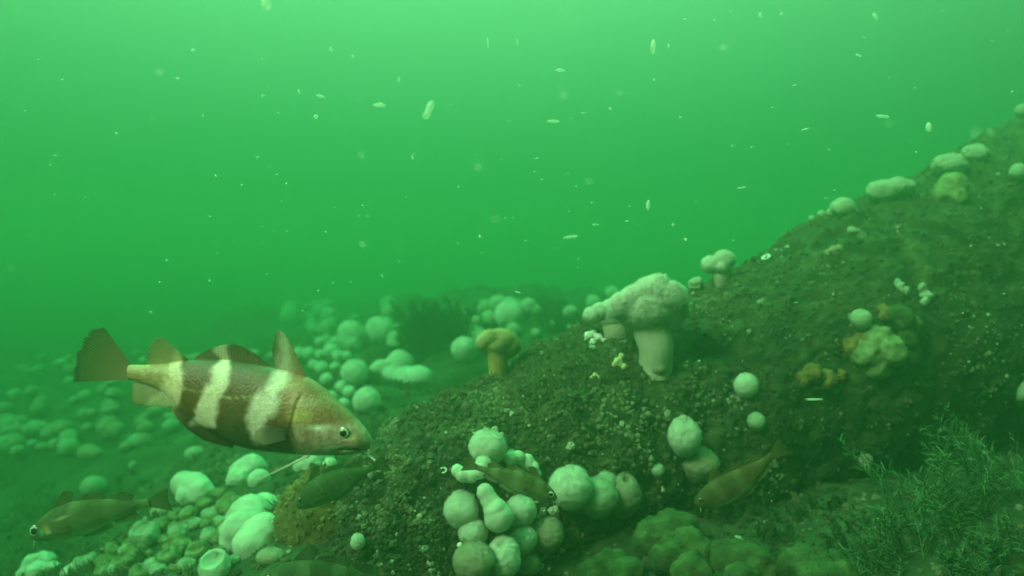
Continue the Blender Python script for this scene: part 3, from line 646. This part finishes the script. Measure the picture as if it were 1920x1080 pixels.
# ------------------------------------------------------------------ fish
def fin_mesh(base, edge, to3, nr, thick, cols, a0=1., a1=.6, bend=0., yoff=0, seed=0, skin=None):
    nu, nv = nr * 4 + 1, 14
    Bp = spline(base, nu); Ep = spline(edge, nu); u = np.linspace(0, 1, nu)[:, None]; v = np.linspace(0, 1, nv)[None, :]
    X = Bp[:, None, 0] * (1 - v) + Ep[:, None, 0] * v; Z = Bp[:, None, 1] * (1 - v) + Ep[:, None, 1] * v
    rg = np.random.default_rng(seed); jag = 1 + (.02 * np.sin(u * nr * 2 * np.pi) + .05 * np.interp(u, np.linspace(0, 1, 24), rg.uniform(-1, .4, 24)) * np.sin(u * np.pi)) * v ** 3
    X = Bp[:, None, 0] + (X - Bp[:, None, 0]) * jag; Z = Bp[:, None, 1] + (Z - Bp[:, None, 1]) * jag
    ridge_ = thick * (.45 + .55 * np.cos(u * nr * 2 * np.pi)) * (1 - .8 * v) + thick * .15
    mid = yoff + bend * v ** 1.5 + 0 * u
    V1 = to3(X.ravel(), Z.ravel(), (mid - ridge_).ravel()); V2 = to3(X.ravel(), Z.ravel(), (mid + ridge_).ravel())
    F = grid_faces(nu, nv); F2 = F[:, ::-1] + nu * nv
    # close the border
    bd = np.concatenate([np.arange(nv), nv - 1 + nv * np.arange(1, nu), (nu - 1) * nv + np.arange(nv - 2, -1, -1), nv * np.arange(nu - 2, 0, -1)])
    b2 = np.roll(bd, -1); F3 = np.stack([bd, b2, b2 + nu * nv, bd + nu * nv], 1)
    vv = (v + 0 * u).ravel()[:, None]; uu = (u + 0 * v).ravel()[:, None]
    c0, c1, c2 = [np.array(c) for c in cols]
    c = c0 * (1 - vv) + c1 * vv; edge_ = np.clip((vv - .86) / .14, 0, 1); c = c * (1 - edge_) + c2 * edge_
    if skin is not None: c = c * .45 + .55 * skin(X.ravel(), Z.ravel())
    c = c * (1 + .13 * np.cos(uu * nr * 2 * np.pi)); c = np.clip(c, 0.005, 1)
    al = (a0 + (a1 - a0) * vv[:, 0]) + .12 * np.cos(uu[:, 0] * nr * 2 * np.pi); al = np.clip(al, .2, 1)
    return [(np.concatenate([V1, V2]), np.concatenate([F, F2, F3]))], np.concatenate([c, c]), np.concatenate([al, al])

def sm(x, a, b):
    t = np.clip((x - a) / (b - a), 0, 1); return t * t * (3 - 2 * t)

def build_fish(name, label, to3, base, stations, paint, fins, eye, tubes, groove=None, eyecol=((.10, .08, .03), (.62, .60, .48)), n=260, m=120, skin='fish_skin'):
    root = thing(name, label, 'fish', base)
    S = spline([(a, b, c, d, w) for (a, b, c, d, w) in stations], n); S[:, 4] = np.maximum(S[:, 4], 1e-3 * abs(S[-1, 0] - S[0, 0]))
    U, Lw, w = S[:, 0:2], S[:, 2:4], S[:, 4]
    a = np.linspace(0, 2 * np.pi, m, endpoint=False); ca, sa = np.cos(a), np.sin(a)
    ce = np.sign(ca) * abs(ca) ** 1.0; se = np.sign(sa) * abs(sa) ** 1.15
    Cc = (U + Lw) / 2; H = (U - Lw) / 2
    X = Cc[:, None, 0] + ce[None] * H[:, None, 0]; Z = Cc[:, None, 1] + ce[None] * H[:, None, 1]; Yd = -se[None] * w[:, None]
    if groove is not None: Yd = Yd * (1 - groove(X, Z))
    V = to3(X.ravel(), Z.ravel(), Yd.ravel())
    # close both ends with a point
    c0 = to3(*[np.array([t]) for t in (Cc[0, 0], Cc[0, 1], 0)]); c1 = to3(*[np.array([t]) for t in (Cc[-1, 0] + (Cc[-1, 0] - Cc[-2, 0]), Cc[-1, 1], 0)])
    F = grid_faces(n, m, True); j = np.arange(m); T0 = np.stack([np.full(m, n * m), j, (j + 1) % m], 1); k = (n - 1) * m
    T1 = np.stack([np.full(m, n * m + 1), k + (j + 1) % m, k + j], 1)
    V = np.concatenate([V, c0, c1]); col = paint(X.ravel(), Z.ravel()); col = np.concatenate([col, col[:1], col[-1:]])
    body = mk('body', [(V, F), (np.zeros((0, 3)), T0), (np.zeros((0, 3)), T1)], MAT['fish_skin'], root, colors=col) if False else None
    # mk() offsets every piece, so join by hand with degenerate-free triangles written as separate fans
    Vt0 = np.concatenate([V[n * m:n * m + 1], V[:m]]); Ft0 = np.stack([np.zeros(m, int), 1 + j, 1 + (j + 1) % m], 1)
    Vt1 = np.concatenate([V[n * m + 1:], V[k:k + m]]); Ft1 = np.stack([np.zeros(m, int), 1 + (j + 1) % m, 1 + j], 1)
    cols = np.concatenate([col[:n * m], np.repeat(col[:1], m + 1, 0), np.repeat(col[k:k + 1], m + 1, 0)])
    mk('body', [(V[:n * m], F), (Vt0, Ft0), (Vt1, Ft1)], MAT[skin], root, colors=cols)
    for f in fins:
        pcs, c, al = fin_mesh(f['base'], f['edge'], to3, f.get('n', 14), f.get('t', 2.2), f['cols'], f.get('a0', 1), f.get('a1', .6), f.get('bend', 0), f.get('yoff', 0), int(abs(f['base'][0][0] * 10)), paint if f['name'] in ('dorsal_fin', 'anal_fin') else None)
        mk(f['name'], pcs, MAT['fish_fin'], root, colors=c, alpha=al)
        if f.get('mirror'):
            pcs, c, al = fin_mesh(f['base'], f['edge'], lambda x, z, y: to3(x, z, -y), f.get('n', 14), f.get('t', 2.2), f['cols'], f.get('a0', 1), f.get('a1', .6), f.get('bend', 0), f.get('yoff', 0))
            mk(f['name'], pcs, MAT['fish_fin'], root, colors=c, alpha=al)
    ex, ez, er, pr = eye
    i = np.argmin(abs(Cc[:, 0] - ex)); hh = np.linalg.norm(H[i]); tt = np.clip((ez - Cc[i, 1]) / hh, -1, 1); ey = w[i] * (1 - tt ** 2) ** .575
    for sgn in (-1, 1):
        def dome(r, h, y0, c):
            rr = np.linspace(0.001, 1, 12); aa = np.linspace(0, 2 * np.pi, 32, endpoint=False); A, B = np.meshgrid(rr, aa, indexing='ij')
            yy = sgn * (y0 + h * np.sqrt(1 - (A * .98) ** 2))
            return to3((ex + r * A * np.cos(B)).ravel(), (ez + r * A * np.sin(B)).ravel(), yy.ravel()), grid_faces(12, 32, True), A.ravel()
        v, f, A = dome(er, er * .42, ey - er * .22, None)
        inner, outer = np.array(eyecol[1]), np.array(eyecol[0])
        k = sm(A, .68, .90)[:, None]; c = inner * (1 - k) + outer * k
        eo = mk('eye', [(v, f)], MAT['iris'], root, colors=c)
        v, f, A = dome(pr, pr * .35, ey + er * .42 - er * .29, None)
        mk('pupil', [(v, f)], MAT['pupil'], eo)
    for (nm, pts, r0, r1) in tubes:
        K = np.array(pts, float); q = spline(K, 16); p3 = to3(q[:, 0], q[:, 1], q[:, 2] if K.shape[1] > 2 else np.zeros(16))
        v, f = tube(p3, np.linspace(r0, r1, 16), 8); mk(nm, [(v, f)], MAT['filament'], root)
    return root

# the striped fish; its side view is drawn in thirds of a photograph pixel from (100, 560)
FY = .66
def to3_main(x, z, y):
    x = np.asarray(x, float); z = np.asarray(z, float); k0 = FY / FPX; ym = FY - (x - 1000) / 3 * k0 * .12; k = ym / FPX      # the fish heads a little towards the viewer
    px = 100 + x / 3; py = 560 + z / 3
    return np.stack([(px - 960) * k, ym + np.asarray(y, float) / 3 * k0, CAM_Z + (540 - py) * k], -1)
ST = [(425, 372, 425, 458, 24), (520, 372, 520, 482, 34), (620, 364, 610, 520, 46), (700, 352, 680, 588, 58), (780, 345, 740, 650, 74), (880, 340, 830, 715, 94), (1000, 346, 930, 780, 108), (1120, 362, 1030, 825, 118),
      (1240, 390, 1130, 850, 126), (1350, 414, 1240, 864, 130), (1450, 450, 1350, 874, 132), (1540, 515, 1440, 880, 130), (1620, 590, 1530, 882, 120), (1690, 656, 1620, 880, 102), (1740, 710, 1700, 872, 82), (1773, 755, 1752, 860, 56), (1788, 785, 1783, 838, 24)]
def band(x, z, key, soft=22):
    K = np.array(key, float); xc = np.interp(z, K[:, 0], K[:, 1]); hw = np.interp(z, K[:, 0], K[:, 2])
    return 1 - sm(abs(x - xc), hw - soft, hw + soft)
def paint_main(x, z):
    P = np.stack([x, z, 0 * x], 1); nz = fbm(P, 1 / 60., 3, 9); x = x + 20 * nz; z_ = z + 16 * fbm(P, 1 / 45., 2, 11)
    def mixc(c, t, k): return c * (1 - k[:, None]) + np.array(t) * k[:, None]
    c = np.tile(np.array([.16, .050, .018]), (len(x), 1))
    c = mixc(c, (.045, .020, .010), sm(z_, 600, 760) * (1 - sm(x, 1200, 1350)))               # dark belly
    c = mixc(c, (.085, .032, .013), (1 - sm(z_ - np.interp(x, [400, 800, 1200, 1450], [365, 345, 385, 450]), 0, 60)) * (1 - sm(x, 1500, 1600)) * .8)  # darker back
    c = mixc(c, (.55, .34, .17), (1 - sm(x, 640, 760)) * .85)                                 # tan tail root
    c = mixc(c, (.50, .19, .10), sm(x, 1260, 1400) * (1 - sm(z_, 620, 760)) * .9)             # shoulder
    c = mixc(c, (.95, .60, .42), band(x, z_, [(300, 700, 24), (360, 700, 34), (430, 712, 46), (500, 690, 74), (580, 620, 95), (700, 540, 95)]) * .95)
    c = mixc(c, (.97, .66, .54), band(x, z_, [(300, 940, 46), (345, 965, 34), (400, 978, 40), (480, 948, 54), (560, 915, 60), (640, 885, 58), (700, 850, 76), (800, 800, 80)]) * (1 - sm(z_, 690, 735)))
    c = mixc(c, (.92, .66, .58), band(x, z_, [(380, 1300, 34), (470, 1275, 52), (540, 1236, 70), (620, 1215, 74), (680, 1180, 56), (790, 1185, 36)], 32) * (1 - sm(z_, 770, 840)) * .92)
    c = mixc(c, (.13, .10, .06), np.exp(-((x - 1040) ** 2 / 60 ** 2 + (z_ - 700) ** 2 / 110 ** 2)) * .6)
    # head
    hd = sm(x - (z - 640) * .12, 1375, 1470)
    c = mixc(c, (.30, .105, .045), hd)
    ck = sm(z_, 660, 720) * sm(x, 1340, 1420)
    c = mixc(c, (.68, .40, .33), ck * np.clip(.75 + .5 * fbm(P, 1 / 30., 3, 41), 0, 1))
    c = mixc(c, (.72, .48, .42), ck * sm(z_, 800, 850))
    c = mixc(c, (.50, .33, .25), ck * np.clip(fbm(P, 1 / 40., 3, 43), 0, 1))
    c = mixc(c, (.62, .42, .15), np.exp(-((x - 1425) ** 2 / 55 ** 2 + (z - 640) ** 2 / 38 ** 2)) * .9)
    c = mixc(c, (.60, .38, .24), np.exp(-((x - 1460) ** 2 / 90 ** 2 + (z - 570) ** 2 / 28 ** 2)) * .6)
    c = mixc(c, (.95, .80, .70), np.exp(-((x - 1520) ** 2 / 62 ** 2 + (z - 705) ** 2 / 13 ** 2)))  # bright glint on the gill cover, painted into the skin colour
    c = mixc(c, (.95, .66, .40), np.exp(-((x - 1700) ** 2 / 22 ** 2 + (z - 768) ** 2 / 12 ** 2)))  # small orange highlight ahead of the eye, also painted on
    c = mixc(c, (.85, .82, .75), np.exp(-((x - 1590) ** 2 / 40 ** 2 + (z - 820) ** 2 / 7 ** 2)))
    c = mixc(c, (.25, .18, .07), np.exp(-((x - 1755) ** 2 / 40 ** 2 + (z - 790) ** 2 / 40 ** 2)) * .7)
    c = mixc(c, (.04, .03, .02), np.exp(-((x - 1338) ** 2 / 34 ** 2 + (z - 725) ** 2 / 46 ** 2)) * .95)  # spot at the fin root
    ml = np.interp(x, [1560, 1660, 1780], [836, 832, 842]); c = mixc(c, (.02, .012, .008), np.exp(-((z - ml) / 7) ** 2) * sm(x, 1590, 1640))
    c = mixc(c, (.75, .66, .52), np.exp(-((z - ml - 18) / 8) ** 2) * sm(x, 1600, 1650))
    ll = np.interp(x, [600, 900, 1040, 1160, 1300, 1400], [468, 520, 545, 535, 480, 470]); c = mixc(c, (.62, .46, .20), np.exp(-((z - ll) / 4.5) ** 2) * .6 * (1 - hd))
    sp = vnoise(P, 1 / 8., 31) * .16 + fbm(P, 1 / 24., 3, 33) * .16
    return np.clip(c * (1 + sp)[:, None], .01, .95)
def groove_main(X, Z):
    ol = np.interp(Z, [470, 560, 700, 800, 870], [1470, 1405, 1372, 1400, 1460]); g = .075 * np.exp(-((X - ol) / 9) ** 2) * sm(Z, 500, 560)
    ol2 = np.interp(Z, [640, 720, 800, 870], [1540, 1500, 1510, 1560]); g = g + .022 * np.exp(-((X - ol2) / 8) ** 2) * sm(Z, 660, 720)
    ml = np.interp(X, [1560, 1660, 1780], [836, 832, 842]); g = g + .16 * np.exp(-((Z - ml) / 7) ** 2) * sm(X, 1580, 1640)
    g = g - .035 * np.exp(-((Z - ml - 18) / 12) ** 2) * sm(X, 1600, 1660) + .05 * np.exp(-(((X - 1652) / 48) ** 2 + ((Z - 738) / 46) ** 2) ** 2) * .6
    return g
BR = ((.22, .14, .06), (.13, .12, .05), (.04, .035, .015))
fins = [dict(name='tail_fin', base=[(440, 374), (436, 400), (436, 430), (440, 457)], edge=[(290, 158), (205, 190), (150, 285), (125, 385), (118, 468)], cols=((.30, .20, .09), (.12, .12, .05), (.06, .06, .025)), n=26, a1=.5, bend=-10),
        dict(name='dorsal_fin', base=[(1242, 398), (1300, 408), (1360, 424), (1428, 446)], edge=[(1236, 290), (1262, 178), (1320, 215), (1375, 320), (1420, 420)], cols=((.52, .46, .34), (.30, .21, .12), (.22, .13, .06)), n=14, a1=.5, bend=-14),
        dict(name='dorsal_fin', base=[(795, 350), (940, 350), (1090, 365), (1236, 396)], edge=[(800, 325), (900, 275), (1005, 256), (1100, 290), (1222, 380)], cols=((.30, .24, .13), (.16, .12, .05), (.04, .03, .015)), n=24, a1=.6, bend=8),
        dict(name='dorsal_fin', base=[(545, 378), (620, 372), (690, 362), (765, 352)], edge=[(528, 335), (560, 245), (615, 215), (680, 268), (752, 335)], cols=((.45, .38, .22), (.17, .15, .07), (.05, .045, .02)), n=18, a1=.45, bend=-8),
        dict(name='anal_fin', base=[(690, 590), (780, 672), (880, 742), (1020, 815)], edge=[(664, 624), (735, 715), (850, 796), (1010, 842)], cols=((.10, .075, .035), (.06, .05, .025), (.03, .025, .012)), n=24, a1=.95),
        dict(name='anal_fin', base=[(452, 466), (540, 490), (620, 525), (695, 590)], edge=[(443, 510), (442, 585), (500, 606), (600, 610), (684, 609)], cols=((.62, .60, .48), (.30, .26, .14), (.06, .05, .025)), n=20, a1=.6, bend=6),
        dict(name='pectoral_fin', base=[(1352, 712), (1348, 740), (1352, 768)], edge=[(1240, 690), (1185, 715), (1175, 765), (1225, 800)], cols=((.05, .035, .02), (.55, .45, .35), (.45, .38, .30)), n=12, a0=.75, a1=.12, bend=14, yoff=122, mirror=True, t=1.6)]
k = FY / FPX / 3
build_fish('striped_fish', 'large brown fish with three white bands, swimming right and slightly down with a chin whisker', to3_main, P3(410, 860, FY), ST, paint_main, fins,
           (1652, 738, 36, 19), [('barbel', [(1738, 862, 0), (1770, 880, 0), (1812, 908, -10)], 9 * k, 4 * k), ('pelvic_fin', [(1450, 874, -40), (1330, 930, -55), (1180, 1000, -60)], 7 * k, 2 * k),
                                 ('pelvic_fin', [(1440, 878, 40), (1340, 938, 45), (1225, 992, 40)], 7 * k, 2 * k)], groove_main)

# smaller fish
GEN = [(0, .036, 0, -.032, .018), (.12, .042, .12, -.042, .028), (.28, .082, .28, -.088, .05), (.45, .118, .45, -.128, .072), (.60, .135, .60, -.14, .085), (.74, .13, .74, -.128, .088), (.85, .102, .85, -.10, .08), (.93, .065, .93, -.072, .06), (.98, .032, .98, -.045, .035), (1.0, .008, 1.0, -.022, .015)]
def small_fish(name, label, tail, snout, Y, yaw, back, side, belly, eyec, eyer=.036, spots=(), slim=1.0, seed=1, curve=0., bars=0.):
    A = P3(*tail, Y); B = P3(*snout, Y); d = B - A; ln = np.linalg.norm(d); dx = d / ln
    upv = np.array([-dx[2], 0, dx[0]]); upv = upv * (1 if upv[2] > 0 else -1)
    wy = np.array([0., 1, 0]); dxy = unit(dx + wy * math.sin(yaw)); sc = ln
    def to3(x, z, y): return A + (np.asarray(x, float)[:, None] * dxy + np.asarray(z, float)[:, None] * upv * slim + (np.asarray(y, float) + curve * (1 - np.asarray(x, float)) ** 2)[:, None] * wy + (curve * .35 * np.sin(np.asarray(x, float) * 3.1))[:, None] * upv) * sc
    def paint(x, z):
        t = sm(-z, -.07, .09); c = np.array(back) * (1 - t[:, None]) + np.array(side) * t[:, None]; t = sm(-z, .06, .13)[:, None]; c = c * (1 - t) + np.array(belly) * t
        bk = (bars * np.clip(np.sin(x * 23 + 2 * z + seed), 0, 1) * sm(1 - x, .15, .3))[:, None]; c = c * (1 - bk) + np.array(belly) * 1.3 * bk
        for (sx_, sz_, rx, rz, cc_) in spots:
            k = np.exp(-(((x - sx_) / rx) ** 2 + ((z - sz_) / rz) ** 2))[:, None]; c = c * (1 - k) + np.array(cc_) * k
        P = np.stack([x, z, 0 * x], 1); return np.clip(c * (1 + .18 * fbm(P, 14, 3, seed))[:, None], .01, .95)
    cb = (np.array(side) * .9, np.array(back), np.array(back) * .7)
    fs = [dict(name='tail_fin', base=[(.005, .034), (0, 0), (.005, -.03)], edge=[(-.17, .10), (-.15, 0), (-.17, -.10)], cols=cb, n=14, t=.003, a1=.6),
          dict(name='dorsal_fin', base=[(.60, .132), (.70, .130), (.76, .124)], edge=[(.56, .20), (.63, .235), (.74, .15)], cols=cb, n=9, t=.003),
          dict(name='dorsal_fin', base=[(.33, .094), (.45, .116), (.58, .132)], edge=[(.31, .135), (.42, .165), (.56, .155)], cols=cb, n=12, t=.003),
          dict(name='dorsal_fin', base=[(.12, .044), (.20, .058), (.30, .086)], edge=[(.10, .085), (.18, .12), (.29, .11)], cols=cb, n=10, t=.003),
          dict(name='anal_fin', base=[(.33, -.10), (.45, -.125), (.58, -.138)], edge=[(.31, -.135), (.43, -.17), (.56, -.16)], cols=cb, n=12, t=.003),
          dict(name='anal_fin', base=[(.12, -.042), (.20, -.06), (.30, -.09)], edge=[(.10, -.08), (.18, -.115), (.29, -.118)], cols=cb, n=10, t=.003),
          dict(name='pectoral_fin', base=[(.74, -.015), (.735, -.03), (.74, -.05)], edge=[(.60, -.02), (.585, -.045), (.61, -.075)], cols=cb, n=8, t=.002, yoff=.088, bend=.02, mirror=True)]
    ml = lambda X, Z: .10 * np.exp(-((Z + .035) / .005) ** 2) * sm(X, .90, .94) + .05 * np.exp(-((X - .79 + .4 * abs(Z)) / .006) ** 2)
    return build_fish(name, label, to3, A, GEN, paint, fs, (.915, .022, eyer, eyer * .55), [('barbel', [(.97, -.05, 0), (.985, -.075, 0), (.995, -.095, 0)], .006 * sc, .002 * sc)], ml, eyecol=eyec, n=110, m=56, skin='fish_dull')
small_fish('small_fish', 'slim brownish fish swimming left with a bright orange cheek spot, low at the left', (268, 950), (56, 1004), .92, 0, (.12, .11, .045), (.19, .19, .09), (.30, .32, .18), ((.02, .02, .02), (.65, .68, .55)), .048,
           [(.80, .0, .025, .028, (.95, .50, .12)), (.79, -.028, .022, .012, (.95, .85, .6)), (.85, -.012, .02, .03, (.20, .50, .42)), (.66, .045, .06, .010, (.75, .55, .38))], slim=1.1, curve=.12, bars=.25)
small_fish('small_fish', 'olive fish with a white-ringed eye swimming right in front of the middle cluster', (893, 880), (1044, 934), .86, 0, (.12, .10, .035), (.20, .18, .075), (.33, .33, .20), ((.02, .02, .01), (.9, .9, .8)), .042, slim=.95, seed=3, curve=.10, bars=.35)
small_fish('small_fish', 'brown fish swimming down to the left under the lower rock face', (1440, 848), (1303, 945), .92, 0, (.11, .075, .03), (.19, .13, .06), (.26, .21, .11), ((.03, .02, .01), (.20, .15, .08)), .03, slim=1.15, seed=4, curve=-.16, bars=.3)
small_fish('small_fish', 'fish cut off by the bottom edge with only its eye and back showing', (735, 1098), (487, 1092), .80, 0, (.07, .08, .035), (.13, .14, .07), (.2, .2, .12), ((.02, .02, .01), (.7, .75, .6)), .04, slim=1.2, seed=5, curve=.05, bars=.5)
small_fish('small_fish', 'green-grey fish facing left over the brown boulder, below the striped fish', (698, 880), (556, 948), .90, 0, (.065, .10, .038), (.095, .135, .055), (.13, .17, .075), ((.05, .07, .03), (.16, .2, .09)), .03, slim=1.25, seed=6, curve=.12, bars=.25)
small_fish('small_fish', 'green-grey fish heading down to the right, left of the middle cluster', (748, 975), (832, 1036), 1.0, 0, (.07, .13, .06), (.09, .17, .08), (.10, .20, .09), ((.05, .07, .03), (.12, .18, .08)), .03, slim=1.5, seed=7, curve=-.1)

# ------------------------------------------------------------------ drifting flecks
def fleck(px, py, Y, a, b, rot, label, group=None, name='drifting_fleck'):
    s = Y / FPX; V, F = sphere((0, 0, 0), 1, 12, 8); V = V * np.array([a, b * .8, b * .8]) * s * .5
    V *= (1 + .5 * vnoise(V, 1.6 / (b * s), int(px)))[:, None]
    c, si = math.cos(R(rot)), math.sin(R(rot)); V = V @ np.array([[c, 0, si], [0, 1, 0], [-si, 0, c]])
    p = P3(px, py, Y); return tag(mk(name, [(V + p, F)], MAT['fleck'], origin=p), label, 'marine snow', group)
fleck(710, 197, .62, 27, 8, 0, 'bright level pinkish dash of drifting matter above the middle of the water')
fleck(804, 206, .55, 36, 13, 65, 'largest pale slanting fleck drifting right of the bright dash')
fleck(1037, 227, .7, 22, 7, 0, 'short level fleck drifting right of the largest slanting one')
fleck(1070, 444, .7, 30, 6, 8, 'thin pale dash drifting low in the water above the dark seaweed')
fleck(502, 8, .5, 16, 26, 0, 'blurry pale fleck at the very top edge, left of the middle')
fleck(1225, 84, .7, 8, 32, 0, 'upright pale streak of matter high in the water, left of a small bright grain')
fleck(1524, 749, .8, 32, 5, 0, 'thin white dash drifting in front of the dark rock face')
fleck(1741, 239, .7, 9, 18, 0, 'pale oval fleck drifting above the upper crest')
fleck(1215, 385, .8, 8, 28, 0, 'dim upright fleck drifting above the largest anemone')
GF_ = 'tiny flecks drifting in the open water'
rg = np.random.default_rng(21)
fl = [(621, 92, 7, 12, 0), (662, 106, 6, 6, 0), (491, 109, 4, 4, 0), (381, 216, 4, 12, 0), (561, 171, 4, 11, 0), (493, 179, 11, 4, 20), (521, 211, 9, 4, -20), (593, 219, 10, 10, 0), (974, 160, 6, 6, 0), (748, 150, 5, 17, 0),
      (363, 93, 9, 9, 0), (333, 147, 9, 9, 0), (218, 250, 7, 7, 0), (453, 347, 6, 5, 0), (483, 295, 7, 6, 0), (774, 296, 6, 10, 0), (1340, 37, 6, 7, 0), (1285, 36, 8, 5, 0), (1466, 25, 8, 8, 0), (1254, 86, 6, 14, 0), (1226, 149, 7, 8, 0), (1275, 219, 6, 8, 0),
      (1094, 211, 14, 4, 5), (1144, 204, 7, 7, 0), (1285, 449, 8, 9, 0), (1262, 422, 8, 8, 0), (1116, 421, 17, 4, 0), (1490, 160, 12, 3, 15), (900, 443, 6, 9, 0), (680, 385, 6, 4, 0), (393, 526, 6, 7, 0), (597, 545, 5, 5, 0), (283, 585, 5, 5, 0),
      (611, 435, 5, 6, 0), (1510, 242, 22, 4, 15), (1390, 352, 22, 4, 10), (1610, 104, 13, 6, -20), (971, 548, 14, 4, -8), (1655, 218, 26, 7, -5), (1050, 132, 22, 8, 0), (601, 180, 20, 8, -15), (915, 80, 4, 26, 0), (970, 80, 4, 20, 5), (775, 290, 5, 5, 0), (313, 488, 5, 5, 0), (1425, 28, 5, 16, 20), (1640, 30, 6, 20, 30), (1175, 415, 8, 4, 0), (860, 350, 4, 5, 0), (405, 330, 6, 6, 0)]
for (px, py, a, b, r) in fl:
    fleck(px, py, rg.uniform(.8, 1.2), a * .8, b * .8, r, 'tiny pale fleck of marine snow drifting in the green water', GF_)
for k in range(60):
    px, py = rg.uniform(10, 1900), rg.uniform(10, 1050); Y = rg.uniform(.45, .95); s_ = rg.uniform(1.5, 3.2)
    if py > 540 and px > 100 and px < 720 and py < 900: continue
    fleck(px, py, Y, s_ * rg.uniform(1, 1.8), s_, rg.uniform(0, 180), 'tiny pale fleck of marine snow drifting in the green water', GF_)

for k in range(14):
    px, py = rg.uniform(20, 1900), rg.uniform(10, 560); s_ = rg.uniform(5, 9)
    fleck(px, py, rg.uniform(.28, .40), s_ * rg.uniform(1, 1.5), s_, rg.uniform(0, 180), 'tiny pale fleck of marine snow drifting in the green water', GF_)

for k in range(90):
    px, py = rg.uniform(20, 1900), rg.uniform(10, 620) ** 1.0; s_ = rg.uniform(1.0, 2.6)
    fleck(px, py, rg.uniform(.6, 1.3), s_ * rg.uniform(1, 3.5), s_, rg.uniform(-25, 35), 'tiny pale fleck of marine snow drifting in the green water', GF_)

# ------------------------------------------------------------------ the water itself, as one closed box of even density
hm = bpy.data.materials.new('water_haze'); hm.use_nodes = True; t = hm.node_tree; t.nodes.clear()
ho = t.nodes.new('ShaderNodeOutputMaterial'); pv = t.nodes.new('ShaderNodeVolumePrincipled')
pv.inputs['Color'].default_value = (.24, .40, .25, 1); pv.inputs['Density'].default_value = .55; pv.inputs['Anisotropy'].default_value = .84
pv.inputs['Absorption Color'].default_value = (0, .45, .18, 1)
t.links.new(pv.outputs[0], ho.inputs['Volume'])
x0, x1, y0, y1, z0, z1 = -31, 31, -5, 34, GV[:, 2].min() - 1, 1.78
V = np.array([(x, y, z) for x in (x0, x1) for y in (y0, y1) for z in (z0, z1)], float)
F = np.array([(0, 1, 3, 2), (4, 6, 7, 5), (0, 4, 5, 1), (2, 3, 7, 6), (0, 2, 6, 4), (1, 5, 7, 3)])
hz = mk('haze', [(V, F)], hm, smooth=False); tag(hz, kind='stuff'); hz['label'] = 'green murky water filling the whole scene'; hz['category'] = 'water'

for o in bpy.data.objects:
    if '_base' in o.keys(): del o['_base']
